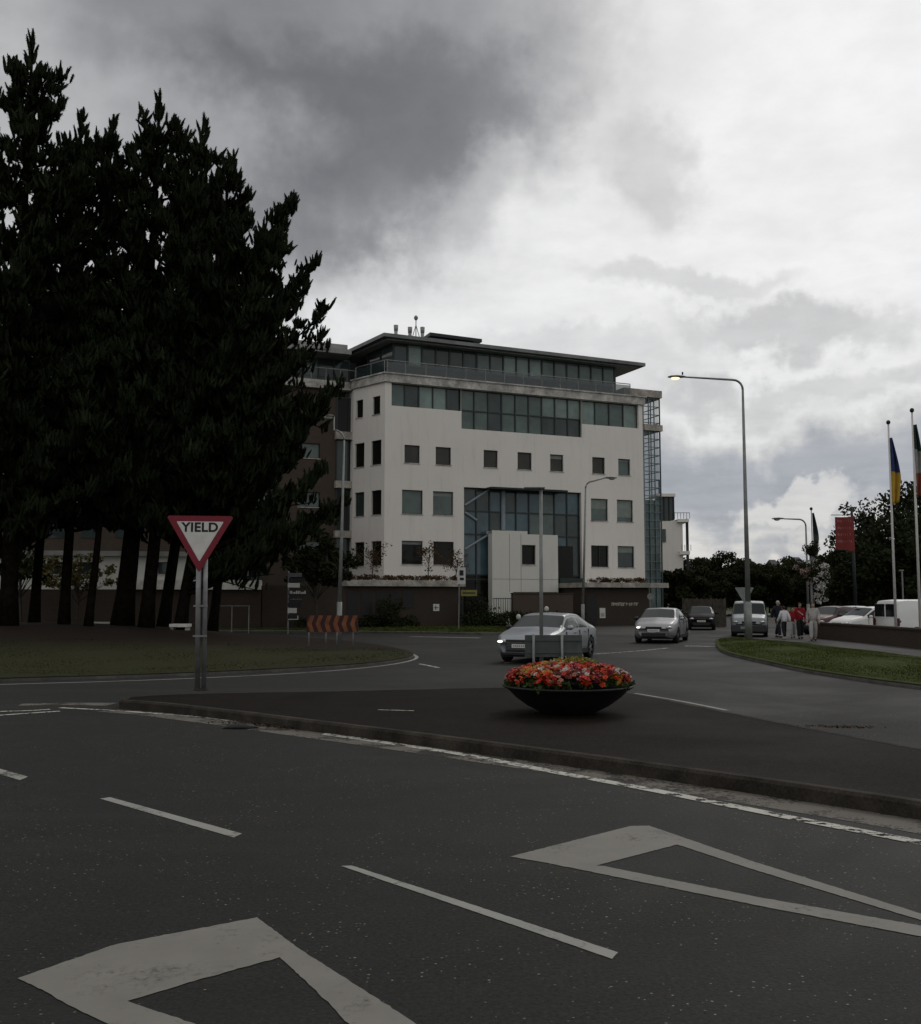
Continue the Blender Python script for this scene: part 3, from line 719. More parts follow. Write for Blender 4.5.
for i in range(4):
    fr = Fr(pw[i], pw[i + 1] - pw[i]); ln = (pw[i + 1] - pw[i]).length
    nc = max(2, int(ln / 1.5))
    if i == 1: nc = 17
    gsel = {2: 3, 8: 3, 9: 3, 10: 3}
    curtain(fr, bld, 0, ln, za, zb_, 0, nc, [za, za + 1.45, zb_], (lambda i_, j, r: (3 if j == 1 and i_ in (1, 8, 9, 10) else (1 if j == 0 else (2 if i_ > 5 else 1)))) if i == 1 else 1, name='penthouse_glazing', seed=20 + i, t=.06)
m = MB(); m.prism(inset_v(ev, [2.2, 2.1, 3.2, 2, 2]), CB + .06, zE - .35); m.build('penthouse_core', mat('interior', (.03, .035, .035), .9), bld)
# terrace balustrade
m = MB(); fa = []
railp = [B + Vector((0, .6)), B, A, Rr - FF.e * 1.0]
zR = CT + .10
outp, inp = band(m, railp, zR + .93, zR + .99, -.20, -.14)
for i in range(3):
    d = railp[i + 1] - railp[i]; k = max(1, int(d.length / 1.5)); nn = Vector((d.y, -d.x)).normalized()
    for j in range(k + 1):
        p = railp[i] + d * j / k - nn * .17; m.tube([(*p, zR), (*p, zR + .93)], .03, 6)
bal = m.build('balustrade', M_galv, bld)
m = MB(); band(m, railp, zR + .1, zR + .86, -.18, -.165); m.build('balustrade_glass', M_balg, bal)
# roof plant: raised plate, vents, aerial
def roofpt(x, y): return dp(x, y, 75)
m = MB(); c0, c1 = dp(430, 331, 76), dp(482, 336, 78)
pl_ = [c0.to_2d(), c1.to_2d(), c1.to_2d() + Vector((-1.2, 3)), c0.to_2d() + Vector((-1.2, 3))]
m.prism(pl_, c0.z - .35, c0.z - .1); m.prism(inset(pl_, .5), zE + .3, c0.z - .351); m.build('plant_room', M_dark, rf)
for x in (396, 410, 422.5):
    t_ = dp(x, 326 if x != 396 else 324, 75); m = MB(); m.tube([(t_.x, t_.y, zE + .2), (t_.x, t_.y, t_.z - .55)], .14, 10); m.tube([(t_.x, t_.y, t_.z - .56), (t_.x, t_.y, t_.z - .1)], [.15, .18], 12)
    m.build('vent_pipe', M_rooflt, rf, True)
t_ = dp(416, 316, 75); m = MB(); m.tube([(t_.x, t_.y, zE + .2), (t_.x, t_.y, t_.z)], .04, 6); m.tube([(t_.x - .5, t_.y, zE + .25), (t_.x, t_.y, t_.z - .7)], .03, 5); m.tube([(t_.x + .5, t_.y, zE + .25), (t_.x, t_.y, t_.z - .7)], .03, 5)
m.ball((t_.x, t_.y, t_.z - .15), (.16, .16, .2)); m.build('aerial', M_galv, rf)

# set-back wing left of the chamfer
WO = -4.0
wl = FF.px(150, 480, WO)[0]; wj = FF.px(335.5, 480, WO)[0]; wr = FF.px(353, 480, WO)[0] + .6
wzt = FF.px(330, 390, WO)[1]
m = MB(); wh = []
for row, y in enumerate((443, 492, 541)):
    for x in (165, 205, 248, 298):
        h = FF.rect(x, y, x + 22, y + 15, WO); wh.append((h[0], h[1], h[2], h[3]))
wall_holes(FF, m, wl, wj, 0, wzt, wh, .25, WO); 
p = [FF.pt(wl, 0, WO), FF.pt(wl, 0, WO - 10)]
m.quad([(*p[0].to_2d(), 0), (*p[1].to_2d(), 0), (*p[1].to_2d(), wzt), (*p[0].to_2d(), wzt)])
m.build('brick_wing', M_brick, bld)
for i, h in enumerate(wh): window(FF, bld, h, GL[2 if i % 2 else 3], .2, WO)
# glazed link
zs = [FF.px(343, y, WO)[1] for y in (585, 538, 531, 488.5, 481.5, 440, 432.5, 398)]
m = MB()
for k in (1, 3, 5): m = MB(); FF.box(m, wj - .1, wr, zs[k], zs[k + 1], WO - .3, WO + .45); m.build('floor_slab', M_slab, bld)
for k in (0, 2, 4, 6): curtain(FF, bld, wj + .05, wr - .05, zs[k], zs[k + 1], WO, 2, 1, lambda i, j, r: 1 if r.random() < .5 else 0, name='link_glazing', seed=40 + k)
m = MB(); zp0, zp1 = FF.px(345, 391, WO)[1], FF.px(345, 383, WO)[1]
FF.box(m, wl, wr, zp0 + .003, zp1, WO - .5, WO + .4); m.build('wing_parapet', M_corn, bld)
# wing roof storey
wzr = FF.px(330, 352, WO + 1)[1]; wzr1 = FF.px(330, 341, WO + 1)[1]
curtain(FF, bld, wl, wr - .6, zp1, wzr, WO - 1.2, 12, 1, lambda i, j, r: 1 if r.random() < .6 else 2, name='wing_top_glazing', seed=60, t=.05)
m = MB(); FF.box(m, wl, FF.px(352, 345, WO + 1)[0], wzr, wzr + (wzr1 - wzr) * .45, WO - 9, WO + .9); FF.box(m, wl, FF.px(350, 345, WO + 1)[0], wzr + (wzr1 - wzr) * .45 + .002, wzr1, WO - 8, WO + .4)
m.build('wing_roof', M_rooflt, bld)
m = MB(); FF.box(m, wl, wr - .6, zp1 + .9, zp1 + .95, WO + .2, WO + .25)
for k in range(14): a = wl + (wr - wl - .6) * k / 13; FF.box(m, a - .02, a + .02, zp1, zp1 + .9, WO + .2, WO + .24)
m.build('wing_railing', M_galv, bld)
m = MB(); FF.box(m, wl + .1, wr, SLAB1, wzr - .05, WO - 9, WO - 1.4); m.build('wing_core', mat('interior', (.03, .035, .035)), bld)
# podium: dark brick base with pale slab edge; left run, gap at the entrance, right run
PO = 4.0
def podium(x0, x1, out, brickm, seg=True):
    a0 = FF.px(x0, 600, out)[0]; a1 = FF.px(x1, 600, out)[0]
    m = MB(); FF.box(m, a0, a1, 0, SLAB0, 0 if out > 0 else WO, out); m.build('podium_wall', brickm, bld)
    return a0, a1
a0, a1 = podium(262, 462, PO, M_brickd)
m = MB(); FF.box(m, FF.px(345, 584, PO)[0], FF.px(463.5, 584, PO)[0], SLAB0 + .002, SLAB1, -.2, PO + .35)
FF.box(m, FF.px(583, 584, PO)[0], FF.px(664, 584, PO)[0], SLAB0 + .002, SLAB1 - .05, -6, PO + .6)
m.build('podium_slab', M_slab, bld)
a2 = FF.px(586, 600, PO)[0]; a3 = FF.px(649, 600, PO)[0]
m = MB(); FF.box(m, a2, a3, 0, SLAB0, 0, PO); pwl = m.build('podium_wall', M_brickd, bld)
# flat black panels on the podium wall, painted shade of its recesses
for (x0, y0, x1, y1) in ((347, 592, 358, 626), (361, 592, 372, 626), (376, 592, 387, 620), (389, 592, 399, 620), (402, 591, 414, 608), (587, 595, 597, 629)):
    m = MB(); a_, b_, z_, z1_ = FF.rect(x0, y0, x1, y1, PO); FF.box(m, a_, b_, max(z_, .02), z1_, PO + .003, PO + .03); m.build('recess_shade_panel', M_black, bld)
m = MB()
for (x0, x1, y) in ((592, 608, 591), (619, 636, 590.8), (403, 412, 591)):
    m = MB(); a_, b_, z_, z1_ = FF.rect(x0, y - 1, x1, y + .7, PO); FF.box(m, a_, b_, z_, z1_, PO + .003, PO + .02); m.build('vent_slot', M_black, bld)
# pale letters on the brick (too small to read in the photograph)
m = MB(); rr = random.Random(3); x = 611.5
while x < 637:
    wv = rr.uniform(1.2, 2.0); a_, b_, z_, z1_ = FF.rect(x, 602.6 + rr.uniform(-.2, .2), x + wv, 606 - rr.uniform(-.1, .5), PO)
    FF.box(m, a_, a_ + .045, z_, z1_, PO + .003, PO + .03); FF.box(m, a_ + .045, b_, (z_ if rr.random() < .5 else z1_ - .05), (z_ + .05 if rr.random() < .5 else z1_), PO + .003, PO + .028) if False else None
    k = rr.choice((0, 1, 2)); zz = (z_, (z_ + z1_) / 2, z1_ - .05)[k]; FF.box(m, a_ + .046, b_, zz, zz + .05, PO + .003, PO + .03)
    if rr.random() < .6: FF.box(m, b_ + .001, b_ + .04, z_, z1_, PO + .003, PO + .03)
    x += wv + .9
m.build('wall_lettering', mat('letter_pale', (.42, .38, .33), .7, var=.1), bld)
m = MB(); a_, b_, z_, z1_ = FF.rect(599.5, 608, 605, 618, PO); FF.box(m, a_, b_, z_, z1_, PO + .003, PO + .05); n_ = m.build('notice_board', M_signw, bld)
m = MB(); FF.box(m, a_ + .08, b_ - .08, z_ + .1, z1_ - .35, PO + .052, PO + .056); m.build('notice_panel', mat('notice_grey', (.33, .33, .31), .8), n_)
m = MB(); a_, b_, z_, z1_ = FF.rect(433, 604, 439, 611, PO); FF.box(m, a_, b_, z_, z1_, PO + .003, PO + .05); n_ = m.build('notice_board', M_signw, bld)
m = MB(); FF.box(m, a_ + .15, a_ + .21, z_ + .08, z1_ - .1, PO + .052, PO + .056); FF.box(m, a_ + .06, b_ - .06, z_ + .2, z_ + .25, PO + .057, PO + .06); m.build('notice_mark', mat('notice_dark', (.05, .05, .05), .8), n_)
# blue steel and glass stair tower on the right
TO = -5.0
ta0 = FF.px(644, 480, TO)[0]; ta1 = FF.px(660.5, 480, TO)[0]; tzt = FF.px(652, 391, TO)[1]; tz2 = FF.px(652, 398, TO)[1]
m = MB(); FF.box(m, FF.px(622, 392, TO)[0], ta1 + .1, tz2, tzt, TO - 4, TO + .3)
z5, z6 = FF.px(652, 431, TO)[1], FF.px(652, 425, TO)[1]; FF.box(m, ta0, ta1 + .15, z5, z6, TO - 4, TO + .25)
tw = m.build('stair_tower', M_slab, bld)
m = MB(); zb0 = .1
TF2 = Fr(FF.pt(ta1, 0, TO).to_2d(), -FF.n)
for fr, ln in ((Fr(FF.pt(ta0, 0, TO).to_2d(), FF.e), ta1 - ta0), (TF2, 4.0)):
    k = 3
    for i in range(k + 1):
        t = .028 if i % 3 else .05; fr.box(m, ln * i / k - t, ln * i / k + t, zb0, z5, -.05, .05); fr.box(m, ln * i / k - t, ln * i / k + t, z6, tz2, -.05, .05)
    z = 3.0
    while z < tz2:
        if not (z5 - .1 < z < z6 + .1): fr.box(m, .04, ln - .04, z - .03, z + .03, -.04, .04)
        z += .7
m.build('steel_lattice', mat('blue_steel', (.15, .19, .215), .5, .3, var=.15), tw)
m = MB(); FF.box(m, ta0 + .05, ta1 - .07, .1, FF.px(652, 500, TO)[1], TO - 3.9, TO - .08); m.build('lower_glass', GL[2], tw)
m = MB(); FF.box(m, ta0 + .05, ta1 - .07, FF.px(652, 499, TO)[1], tz2, TO - .1, TO - .08); m.build('upper_glass', M_tubeglass, tw)

# ------------------------------------------------------------------ houses beyond
apt = thing('apartment_block', 'small white block with glass bay and roof railing beside the steel stair tower', 'building', dp(676, 590, 110))
D_ = 110
def pb(m, x0, y0, x1, y1, Dd, dep, mi=0, zb=None):
    a = dp(x0, y0, Dd); b = dp(x1, y1, Dd); m.box(a.x, b.x, Dd, Dd + dep, b.z if zb is None else zb, a.z, mi)
m = MB(); pb(m, 655, 521, 684, 600, D_, 10, zb=0); pb(m, 655, 493.5, 675.5, 496.5, D_ - .3, 8); pb(m, 678, 519, 689, 522, D_ - .5, 6); pb(m, 680, 551, 690, 554.5, D_ - .5, 5)
m.build('wall', M_white, apt)
m = MB(); pb(m, 655, 497, 673.5, 520.5, D_ + .2, 7); m.build('glass_bay', GL[1], apt)
m = MB()
for x in (658, 664, 669, 673.5): a = dp(x, 497, D_ + .1); b = dp(x, 520, D_); m.box(a.x - .06, a.x + .06, D_, D_ + .15, b.z, a.z)
m.build('bay_frame', M_frame, apt)
m = MB(); pb(m, 661, 529, 666, 542, D_ - .1, .15); m.build('window', GL[1], apt)
m = MB(); a = dp(686.5, 519, D_); m.tube([(a.x, D_ - .2, 0), (a.x, D_ - .2, a.z)], .16, 8); m.build('column', M_dark, apt)
m = MB()
for x in range(674, 691, 3): a = dp(x, 513, D_); b = dp(x, 519, D_); m.tube([(a.x, D_ - .3, b.z), (a.x, D_ - .3, a.z)], .03, 5)
a = dp(674, 513, D_); b = dp(689, 513, D_); m.tube([(a.x, D_ - .3, a.z), (b.x, D_ - .3, a.z)], .035, 5)
for x in range(681, 691, 3): a = dp(x, 545, D_); b = dp(x, 551, D_); m.tube([(a.x, D_ - .4, b.z), (a.x, D_ - .4, a.z)], .03, 5)
m.build('railing', M_galv, apt)
m = MB(); a = dp(662.5, 478, D_); b = dp(662.5, 494, D_); m.tube([(a.x, D_ + 2, b.z), (a.x, D_ + 2, a.z)], .08, 6); m.build('flue', M_dark, apt)
hs = thing('white_house', 'white walled house low behind the dark trees right of the offices', 'house', dp(685, 610, 130))
m = MB(); pb(m, 666, 586, 712, 612, 130, 8, zb=0); m.build('wall', M_white, hs)
m = MB(); a = dp(664, 586, 130); b = dp(714, 575, 130); m.box8([(a.x, 129.5, a.z), (b.x, 129.5, a.z), (b.x, 138.5, a.z), (a.x, 138.5, a.z), (a.x, 133.9, b.z), (b.x, 133.9, b.z), (b.x, 134.1, b.z), (a.x, 134.1, b.z)]); m.build('roof', mat('slate', (.04, .04, .045), .8, var=.2), hs)
for x in (672.5, 684, 694, 704):
    m = MB(); pb(m, x, 591, x + 5, 602, 129.9, .1); m.build('window', GL[0], hs)
# white buildings glimpsed on the far ridge
for i, (x0, y0, x1, Dd, lab) in enumerate(((774, 566, 780, 260, 'tiny pale gabled house on the wooded ridge left of the far lamp'), (797, 563, 804, 280, 'tiny grey house on the wooded ridge just left of the flower post'))):
    t = thing('distant_house', lab, 'house', dp((x0 + x1) / 2, 585, Dd)); a = dp(x0, y0, Dd); b = dp(x1, y0, Dd)
    m = MB(); m.box(a.x, b.x, Dd, Dd + 8, 0, a.z); m.build('wall', M_slab, t)
    m = MB(); m.box8([(a.x - .3, Dd - .3, a.z), (b.x + .3, Dd - .3, a.z), (b.x + .3, Dd + 8.3, a.z), (a.x - .3, Dd + 8.3, a.z), (a.x, Dd + 4, a.z + 1.8), (b.x, Dd + 4, a.z + 1.8), (b.x, Dd + 4.1, a.z + 1.8), (a.x, Dd + 4.1, a.z + 1.8)]); m.build('roof', mats['slate'], t)

# low white building seen between the pine trunks
lw = thing('low_building', 'low white building with dark brick base seen between the pine trunks', 'building', dp(100, 600, 62))
LF = Fr(dp(14, 590, 60).to_2d(), FF.pt(a0, 0, PO).to_2d() - dp(14, 590, 60).to_2d())
lln = (FF.pt(a0, 0, PO).to_2d() - dp(14, 590, 60).to_2d()).length - .05
m = MB(); wn = []
for x in (48, 78, 158, 215, 238): wn.append(LF.rect(x, 562, x + 14, 574))
xe = LF.px(262, 580)[0]
wall_holes(LF, m, -12, LF.px(190, 570)[0], 2.3, LF.px(100, 556)[1], [h for h in wn if h[1] < LF.px(190, 570)[0]], .2)
m.build('wall', M_white2, lw)
for h in wn[:3]: window(LF, lw, h, GL[1], .18)
m = MB(); LF.box(m, LF.px(128, 585)[0], lln, LF.px(190, 589.5)[1], LF.px(190, 580)[1], -3, .5); m.build('terrace_edge', mat('terrace_pale', (.60, .58, .53), .85, var=.15), lw)
m = MB(); LF.box(m, -12, lln, 0, LF.px(190, 589.5)[1] - .003, -3, .3); m.build('base_wall', M_brickd, lw)
m = MB(); LF.box(m, LF.px(190, 570)[0], lln, LF.px(190, 580)[1], LF.px(190, 556)[1], -3, -1.5); m.build('glazed_wall', GL[1], lw)
m = MB()
for x in range(192, 262, 8): a = LF.px(x, 575)[0]; LF.box(m, a - .04, a + .04, LF.px(190, 580)[1] + .002, LF.px(190, 580)[1] + .9, .3, .36)
LF.box(m, LF.px(192, 575)[0], lln, LF.px(190, 580)[1] + .9, LF.px(190, 580)[1] + .95, .3, .36); m.build('railing', M_galv, lw)
m = MB(); LF.box(m, -12.0, LF.px(190, 570)[0], LF.px(100, 556)[1], LF.px(100, 556)[1] + .3, -6, .3); m.build('roof', M_rooflt, lw)
m = MB(); LF.box(m, -12.0, lln, LF.px(100, 556)[1] + .302, LF.px(100, 505)[1], -6, -2.2); us = m.build('gap_filler_storey', mats['brown_brick'], lw)  # added brick storey, blocks the bright sky in the gaps between trunks
for x in range(-20, 250, 34):
    m = MB(); a_, b_, z_, z1_ = LF.rect(x, 522, x + 18, 538, -2.2); LF.box(m, a_, b_, z_, z1_, -2.198, -2.16); m.build('gap_filler_window', GL[1], us)  # windows of the added storey
for (x0, x1, y, BD, lab) in ((90, 108, 622.0, 46.5, 'pale stone bench slab between the pine trunks, the left one'), (171, 190, 623.8, 43.4, 'pale stone bench slab just left of the yield sign posts')):
    c0 = dp(x0, y, BD); c1 = dp(x1, y + 2, BD); t = thing('stone_bench', lab, 'bench', ((c0.x + c1.x) / 2, BD, .4), group='pale bench slabs under the pines')
    m = MB(); m.box(c0.x, c1.x, BD - .3, BD + .3, c0.z - .14, c0.z, 0); m.build('seat', mat('bench_stone', (.55, .54, .50), .8, var=.12), t, bevel=.02)
    for s_ in (.12, .88):
        m = MB(); xx = c0.x + (c1.x - c0.x) * s_; m.box(xx - .06, xx + .06, BD - .2, BD + .2, 0, c0.z - .142); m.build('leg', M_slab, t)

# ------------------------------------------------------------------ pines
def needles_template(k, seed, nn=60):
    r = np.random.default_rng(seed); V = []; Fc = []; ns = 5
    prof = [(0, .04), (.2, .095), (.65, .095), (1.0, .02)]
    for (z0, r0), (z1, r1) in zip(prof, prof[1:]):
        for q in range(ns):
            a, b = 2 * np.pi * q / ns, 2 * np.pi * (q + 1) / ns; i = len(V)
            V += [(r0 * np.cos(a), r0 * np.sin(a), z0), (r0 * np.cos(b), r0 * np.sin(b), z0), (r1 * np.cos(b), r1 * np.sin(b), z1)]; Fc.append((i, i + 1, i + 2)); i = len(V)
            V += [(r0 * np.cos(a), r0 * np.sin(a), z0), (r1 * np.cos(b), r1 * np.sin(b), z1), (r1 * np.cos(a), r1 * np.sin(a), z1)]; Fc.append((i, i + 1, i + 2))
    for _ in range(nn):
        t = r.uniform(-.05, .95); a = r.uniform(0, 2 * np.pi); l = r.uniform(.15, .28) * (1.05 - .35 * t); up = r.uniform(-.1, 1.0)
        d = np.array([np.cos(a), np.sin(a), up]); d /= np.linalg.norm(d); s_ = np.array([-np.sin(a), np.cos(a), 0]) * .026
        p = np.array([0, 0, t]); i = len(V); V += [tuple(p - s_ + d * .03), tuple(p + s_ + d * .03), tuple(p + d * l)]; Fc.append((i, i + 1, i + 2))
    return np.array(V), np.array(Fc)
TPL = [needles_template(5, s_) for s_ in range(4)]
def shoots_mesh(name, pos, dirs, size, parent):
    Vs, off = [], 0; Fs = []
    pos = np.array(pos); dirs = np.array(dirs); size = np.array(size); dirs /= np.linalg.norm(dirs, axis=1)[:, None]
    which = rng.integers(0, len(TPL), len(pos)); spin = rng.uniform(0, 2 * np.pi, len(pos))
    for k, (tv, tf) in enumerate(TPL):
        s_ = which == k; P_, D_, S_, A_ = pos[s_], dirs[s_], size[s_], spin[s_]
        if not len(P_): continue
        h = np.where(np.abs(D_[:, 2:3]) < .9, np.array([[0, 0, 1.]]), np.array([[1., 0, 0]])); a = np.cross(D_, h); a /= np.linalg.norm(a, axis=1)[:, None]; b = np.cross(D_, a)
        a2 = a * np.cos(A_)[:, None] + b * np.sin(A_)[:, None]; b2 = -a * np.sin(A_)[:, None] + b * np.cos(A_)[:, None]
        wS = (S_ * .35 + .27) * rng.uniform(.85, 1.15, len(S_))
        V = P_[:, None, :] + (tv[None, :, 0:1] * a2[:, None, :] + tv[None, :, 1:2] * b2[:, None, :]) * wS[:, None, None] * 1.25 + tv[None, :, 2:3] * D_[:, None, :] * S_[:, None, None]
        n = len(P_); Fx = tf[None] + (np.arange(n) * len(tv))[:, None, None] + off
        Vs.append(V.reshape(-1, 3)); Fs.append(Fx.reshape(-1, 3)); off += n * len(tv)
    return np_obj(name, np.concatenate(Vs), np.concatenate(Fs), 3, M_needle, parent)
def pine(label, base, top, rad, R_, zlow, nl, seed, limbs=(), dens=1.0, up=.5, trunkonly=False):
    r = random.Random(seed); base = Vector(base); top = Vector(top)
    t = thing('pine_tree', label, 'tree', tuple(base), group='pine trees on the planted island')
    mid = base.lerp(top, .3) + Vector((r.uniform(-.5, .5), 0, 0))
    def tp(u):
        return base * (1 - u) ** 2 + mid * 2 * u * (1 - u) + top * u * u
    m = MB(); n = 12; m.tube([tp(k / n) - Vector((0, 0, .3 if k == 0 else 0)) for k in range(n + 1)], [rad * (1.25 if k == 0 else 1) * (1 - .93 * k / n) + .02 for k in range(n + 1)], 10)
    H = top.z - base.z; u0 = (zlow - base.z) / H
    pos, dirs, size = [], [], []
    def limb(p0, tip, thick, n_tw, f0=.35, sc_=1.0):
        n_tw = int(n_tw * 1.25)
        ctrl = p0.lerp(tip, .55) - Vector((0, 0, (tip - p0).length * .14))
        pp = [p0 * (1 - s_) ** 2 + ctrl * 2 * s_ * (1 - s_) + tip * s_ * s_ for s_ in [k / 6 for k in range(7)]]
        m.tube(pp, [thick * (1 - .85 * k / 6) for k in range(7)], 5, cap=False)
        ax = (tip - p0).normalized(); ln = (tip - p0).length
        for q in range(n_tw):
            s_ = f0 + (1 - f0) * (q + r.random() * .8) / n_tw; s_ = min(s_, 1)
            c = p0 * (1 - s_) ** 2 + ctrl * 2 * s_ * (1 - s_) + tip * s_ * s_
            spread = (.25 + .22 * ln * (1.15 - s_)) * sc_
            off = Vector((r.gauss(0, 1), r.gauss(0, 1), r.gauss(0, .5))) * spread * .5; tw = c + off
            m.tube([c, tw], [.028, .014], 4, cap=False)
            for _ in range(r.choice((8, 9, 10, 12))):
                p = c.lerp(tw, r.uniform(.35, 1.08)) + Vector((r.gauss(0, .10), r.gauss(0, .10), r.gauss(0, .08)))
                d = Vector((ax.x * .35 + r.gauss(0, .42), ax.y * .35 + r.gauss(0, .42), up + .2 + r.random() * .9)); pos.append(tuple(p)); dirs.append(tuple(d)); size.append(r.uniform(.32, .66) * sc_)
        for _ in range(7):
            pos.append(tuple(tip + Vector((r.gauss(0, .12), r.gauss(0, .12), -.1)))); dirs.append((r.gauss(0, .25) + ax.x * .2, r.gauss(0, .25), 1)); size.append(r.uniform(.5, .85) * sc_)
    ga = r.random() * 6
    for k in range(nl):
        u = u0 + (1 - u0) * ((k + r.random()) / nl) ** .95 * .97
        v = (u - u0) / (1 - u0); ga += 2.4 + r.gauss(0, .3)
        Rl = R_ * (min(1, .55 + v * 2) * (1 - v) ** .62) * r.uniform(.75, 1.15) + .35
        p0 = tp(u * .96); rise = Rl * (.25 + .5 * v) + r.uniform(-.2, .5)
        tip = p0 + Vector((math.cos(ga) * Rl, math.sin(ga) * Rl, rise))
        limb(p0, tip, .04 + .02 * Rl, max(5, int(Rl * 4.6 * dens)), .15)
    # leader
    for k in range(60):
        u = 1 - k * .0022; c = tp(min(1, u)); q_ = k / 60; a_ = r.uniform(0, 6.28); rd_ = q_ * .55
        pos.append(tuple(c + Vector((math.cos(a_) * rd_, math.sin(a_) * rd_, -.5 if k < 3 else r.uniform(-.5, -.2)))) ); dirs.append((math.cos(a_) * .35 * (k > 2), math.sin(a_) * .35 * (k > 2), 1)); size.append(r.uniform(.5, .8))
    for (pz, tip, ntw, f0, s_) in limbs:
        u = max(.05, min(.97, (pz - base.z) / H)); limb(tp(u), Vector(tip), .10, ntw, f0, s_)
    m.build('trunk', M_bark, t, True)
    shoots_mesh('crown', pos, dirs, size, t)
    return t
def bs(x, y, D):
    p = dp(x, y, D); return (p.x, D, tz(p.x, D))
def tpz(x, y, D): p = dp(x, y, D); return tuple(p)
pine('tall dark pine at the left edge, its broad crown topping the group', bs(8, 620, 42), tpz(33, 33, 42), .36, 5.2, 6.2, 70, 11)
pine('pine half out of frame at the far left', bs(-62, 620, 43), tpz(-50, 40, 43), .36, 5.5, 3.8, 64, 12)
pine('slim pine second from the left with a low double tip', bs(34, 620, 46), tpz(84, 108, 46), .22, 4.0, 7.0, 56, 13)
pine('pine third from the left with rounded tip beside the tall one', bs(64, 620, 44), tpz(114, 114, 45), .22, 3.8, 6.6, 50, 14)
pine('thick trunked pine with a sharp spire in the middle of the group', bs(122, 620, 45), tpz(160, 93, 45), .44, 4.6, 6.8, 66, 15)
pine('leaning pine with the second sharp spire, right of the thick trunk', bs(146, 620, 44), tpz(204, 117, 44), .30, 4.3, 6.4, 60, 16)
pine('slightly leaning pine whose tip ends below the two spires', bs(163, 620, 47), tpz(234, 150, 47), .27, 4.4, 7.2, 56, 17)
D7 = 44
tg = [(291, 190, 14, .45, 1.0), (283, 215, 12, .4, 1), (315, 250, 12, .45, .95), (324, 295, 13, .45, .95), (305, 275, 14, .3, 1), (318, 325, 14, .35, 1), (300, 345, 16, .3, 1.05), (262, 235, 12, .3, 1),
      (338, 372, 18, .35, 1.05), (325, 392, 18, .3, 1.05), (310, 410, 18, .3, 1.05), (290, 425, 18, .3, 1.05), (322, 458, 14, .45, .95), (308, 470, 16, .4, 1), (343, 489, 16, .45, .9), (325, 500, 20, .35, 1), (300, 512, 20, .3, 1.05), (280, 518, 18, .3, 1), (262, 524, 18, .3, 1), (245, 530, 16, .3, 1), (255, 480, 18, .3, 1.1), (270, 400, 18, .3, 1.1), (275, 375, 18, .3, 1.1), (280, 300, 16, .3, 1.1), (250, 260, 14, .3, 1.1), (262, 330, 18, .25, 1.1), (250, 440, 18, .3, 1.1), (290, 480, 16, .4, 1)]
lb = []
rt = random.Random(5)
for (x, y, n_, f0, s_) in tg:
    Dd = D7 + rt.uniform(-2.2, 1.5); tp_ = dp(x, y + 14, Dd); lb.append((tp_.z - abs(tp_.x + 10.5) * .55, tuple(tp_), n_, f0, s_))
pine('rightmost leaning pine with long branches reaching towards the offices', bs(180, 621, D7), tpz(264, 222, D7), .26, 4.6, 8, 46, 18, limbs=lb)
pine('shorter leaning pine among the trunks left of the thick one', bs(88, 622, 43), tpz(116, 330, 43), .17, 3.8, 7.4, 36, 19)
pine('shorter pine filling the gap behind the yield sign', bs(212, 623, 50), tpz(236, 300, 50), .24, 4.3, 5.6, 50, 20)
# ------------------------------------------------------------------ broadleaf trees and shrubs
def leafmat(name, c, c2): return mat(name, c, .8, var=.3, scale=.6, c2=c2, spec=.05)
LM = [leafmat('leaf_dark', (.020, .025, .010), (.012, .015, .007)), leafmat('leaf_mid', (.022, .026, .009), (.010, .013, .005)), leafmat('leaf_bronze', (.08, .045, .022), (.04, .03, .015)), leafmat('leaf_grey', (.030, .033, .020), (.014, .016, .010))]
M_trunk = mat('grey_bark', (.05, .042, .033), .95, var=.3, scale=4, bump=.5)
def leaves(name, clumps, per, size, mt, parent):
    C = np.repeat(np.array([c[0] for c in clumps]), per, 0); Rr_ = np.repeat(np.array([c[1] for c in clumps]), per, 0)
    n = len(C); d = rng.normal(size=(n, 3)); d /= np.linalg.norm(d, axis=1)[:, None]; rad = rng.random(n) ** .45
    p = C + d * Rr_ * rad[:, None]; a = rng.normal(size=(n, 3)); a /= np.linalg.norm(a, axis=1)[:, None]; b = np.cross(a, rng.normal(size=(n, 3))); b /= np.linalg.norm(b, axis=1)[:, None]
    s_ = (size * rng.uniform(.6, 1.3, n))[:, None]
    V = np.stack([p - a * s_, p - b * s_ * .6, p + a * s_, p + b * s_ * .6], 1)
    return np_obj(name, V.reshape(-1, 3), np.arange(4 * n).reshape(-1, 4), 4, mt, parent)
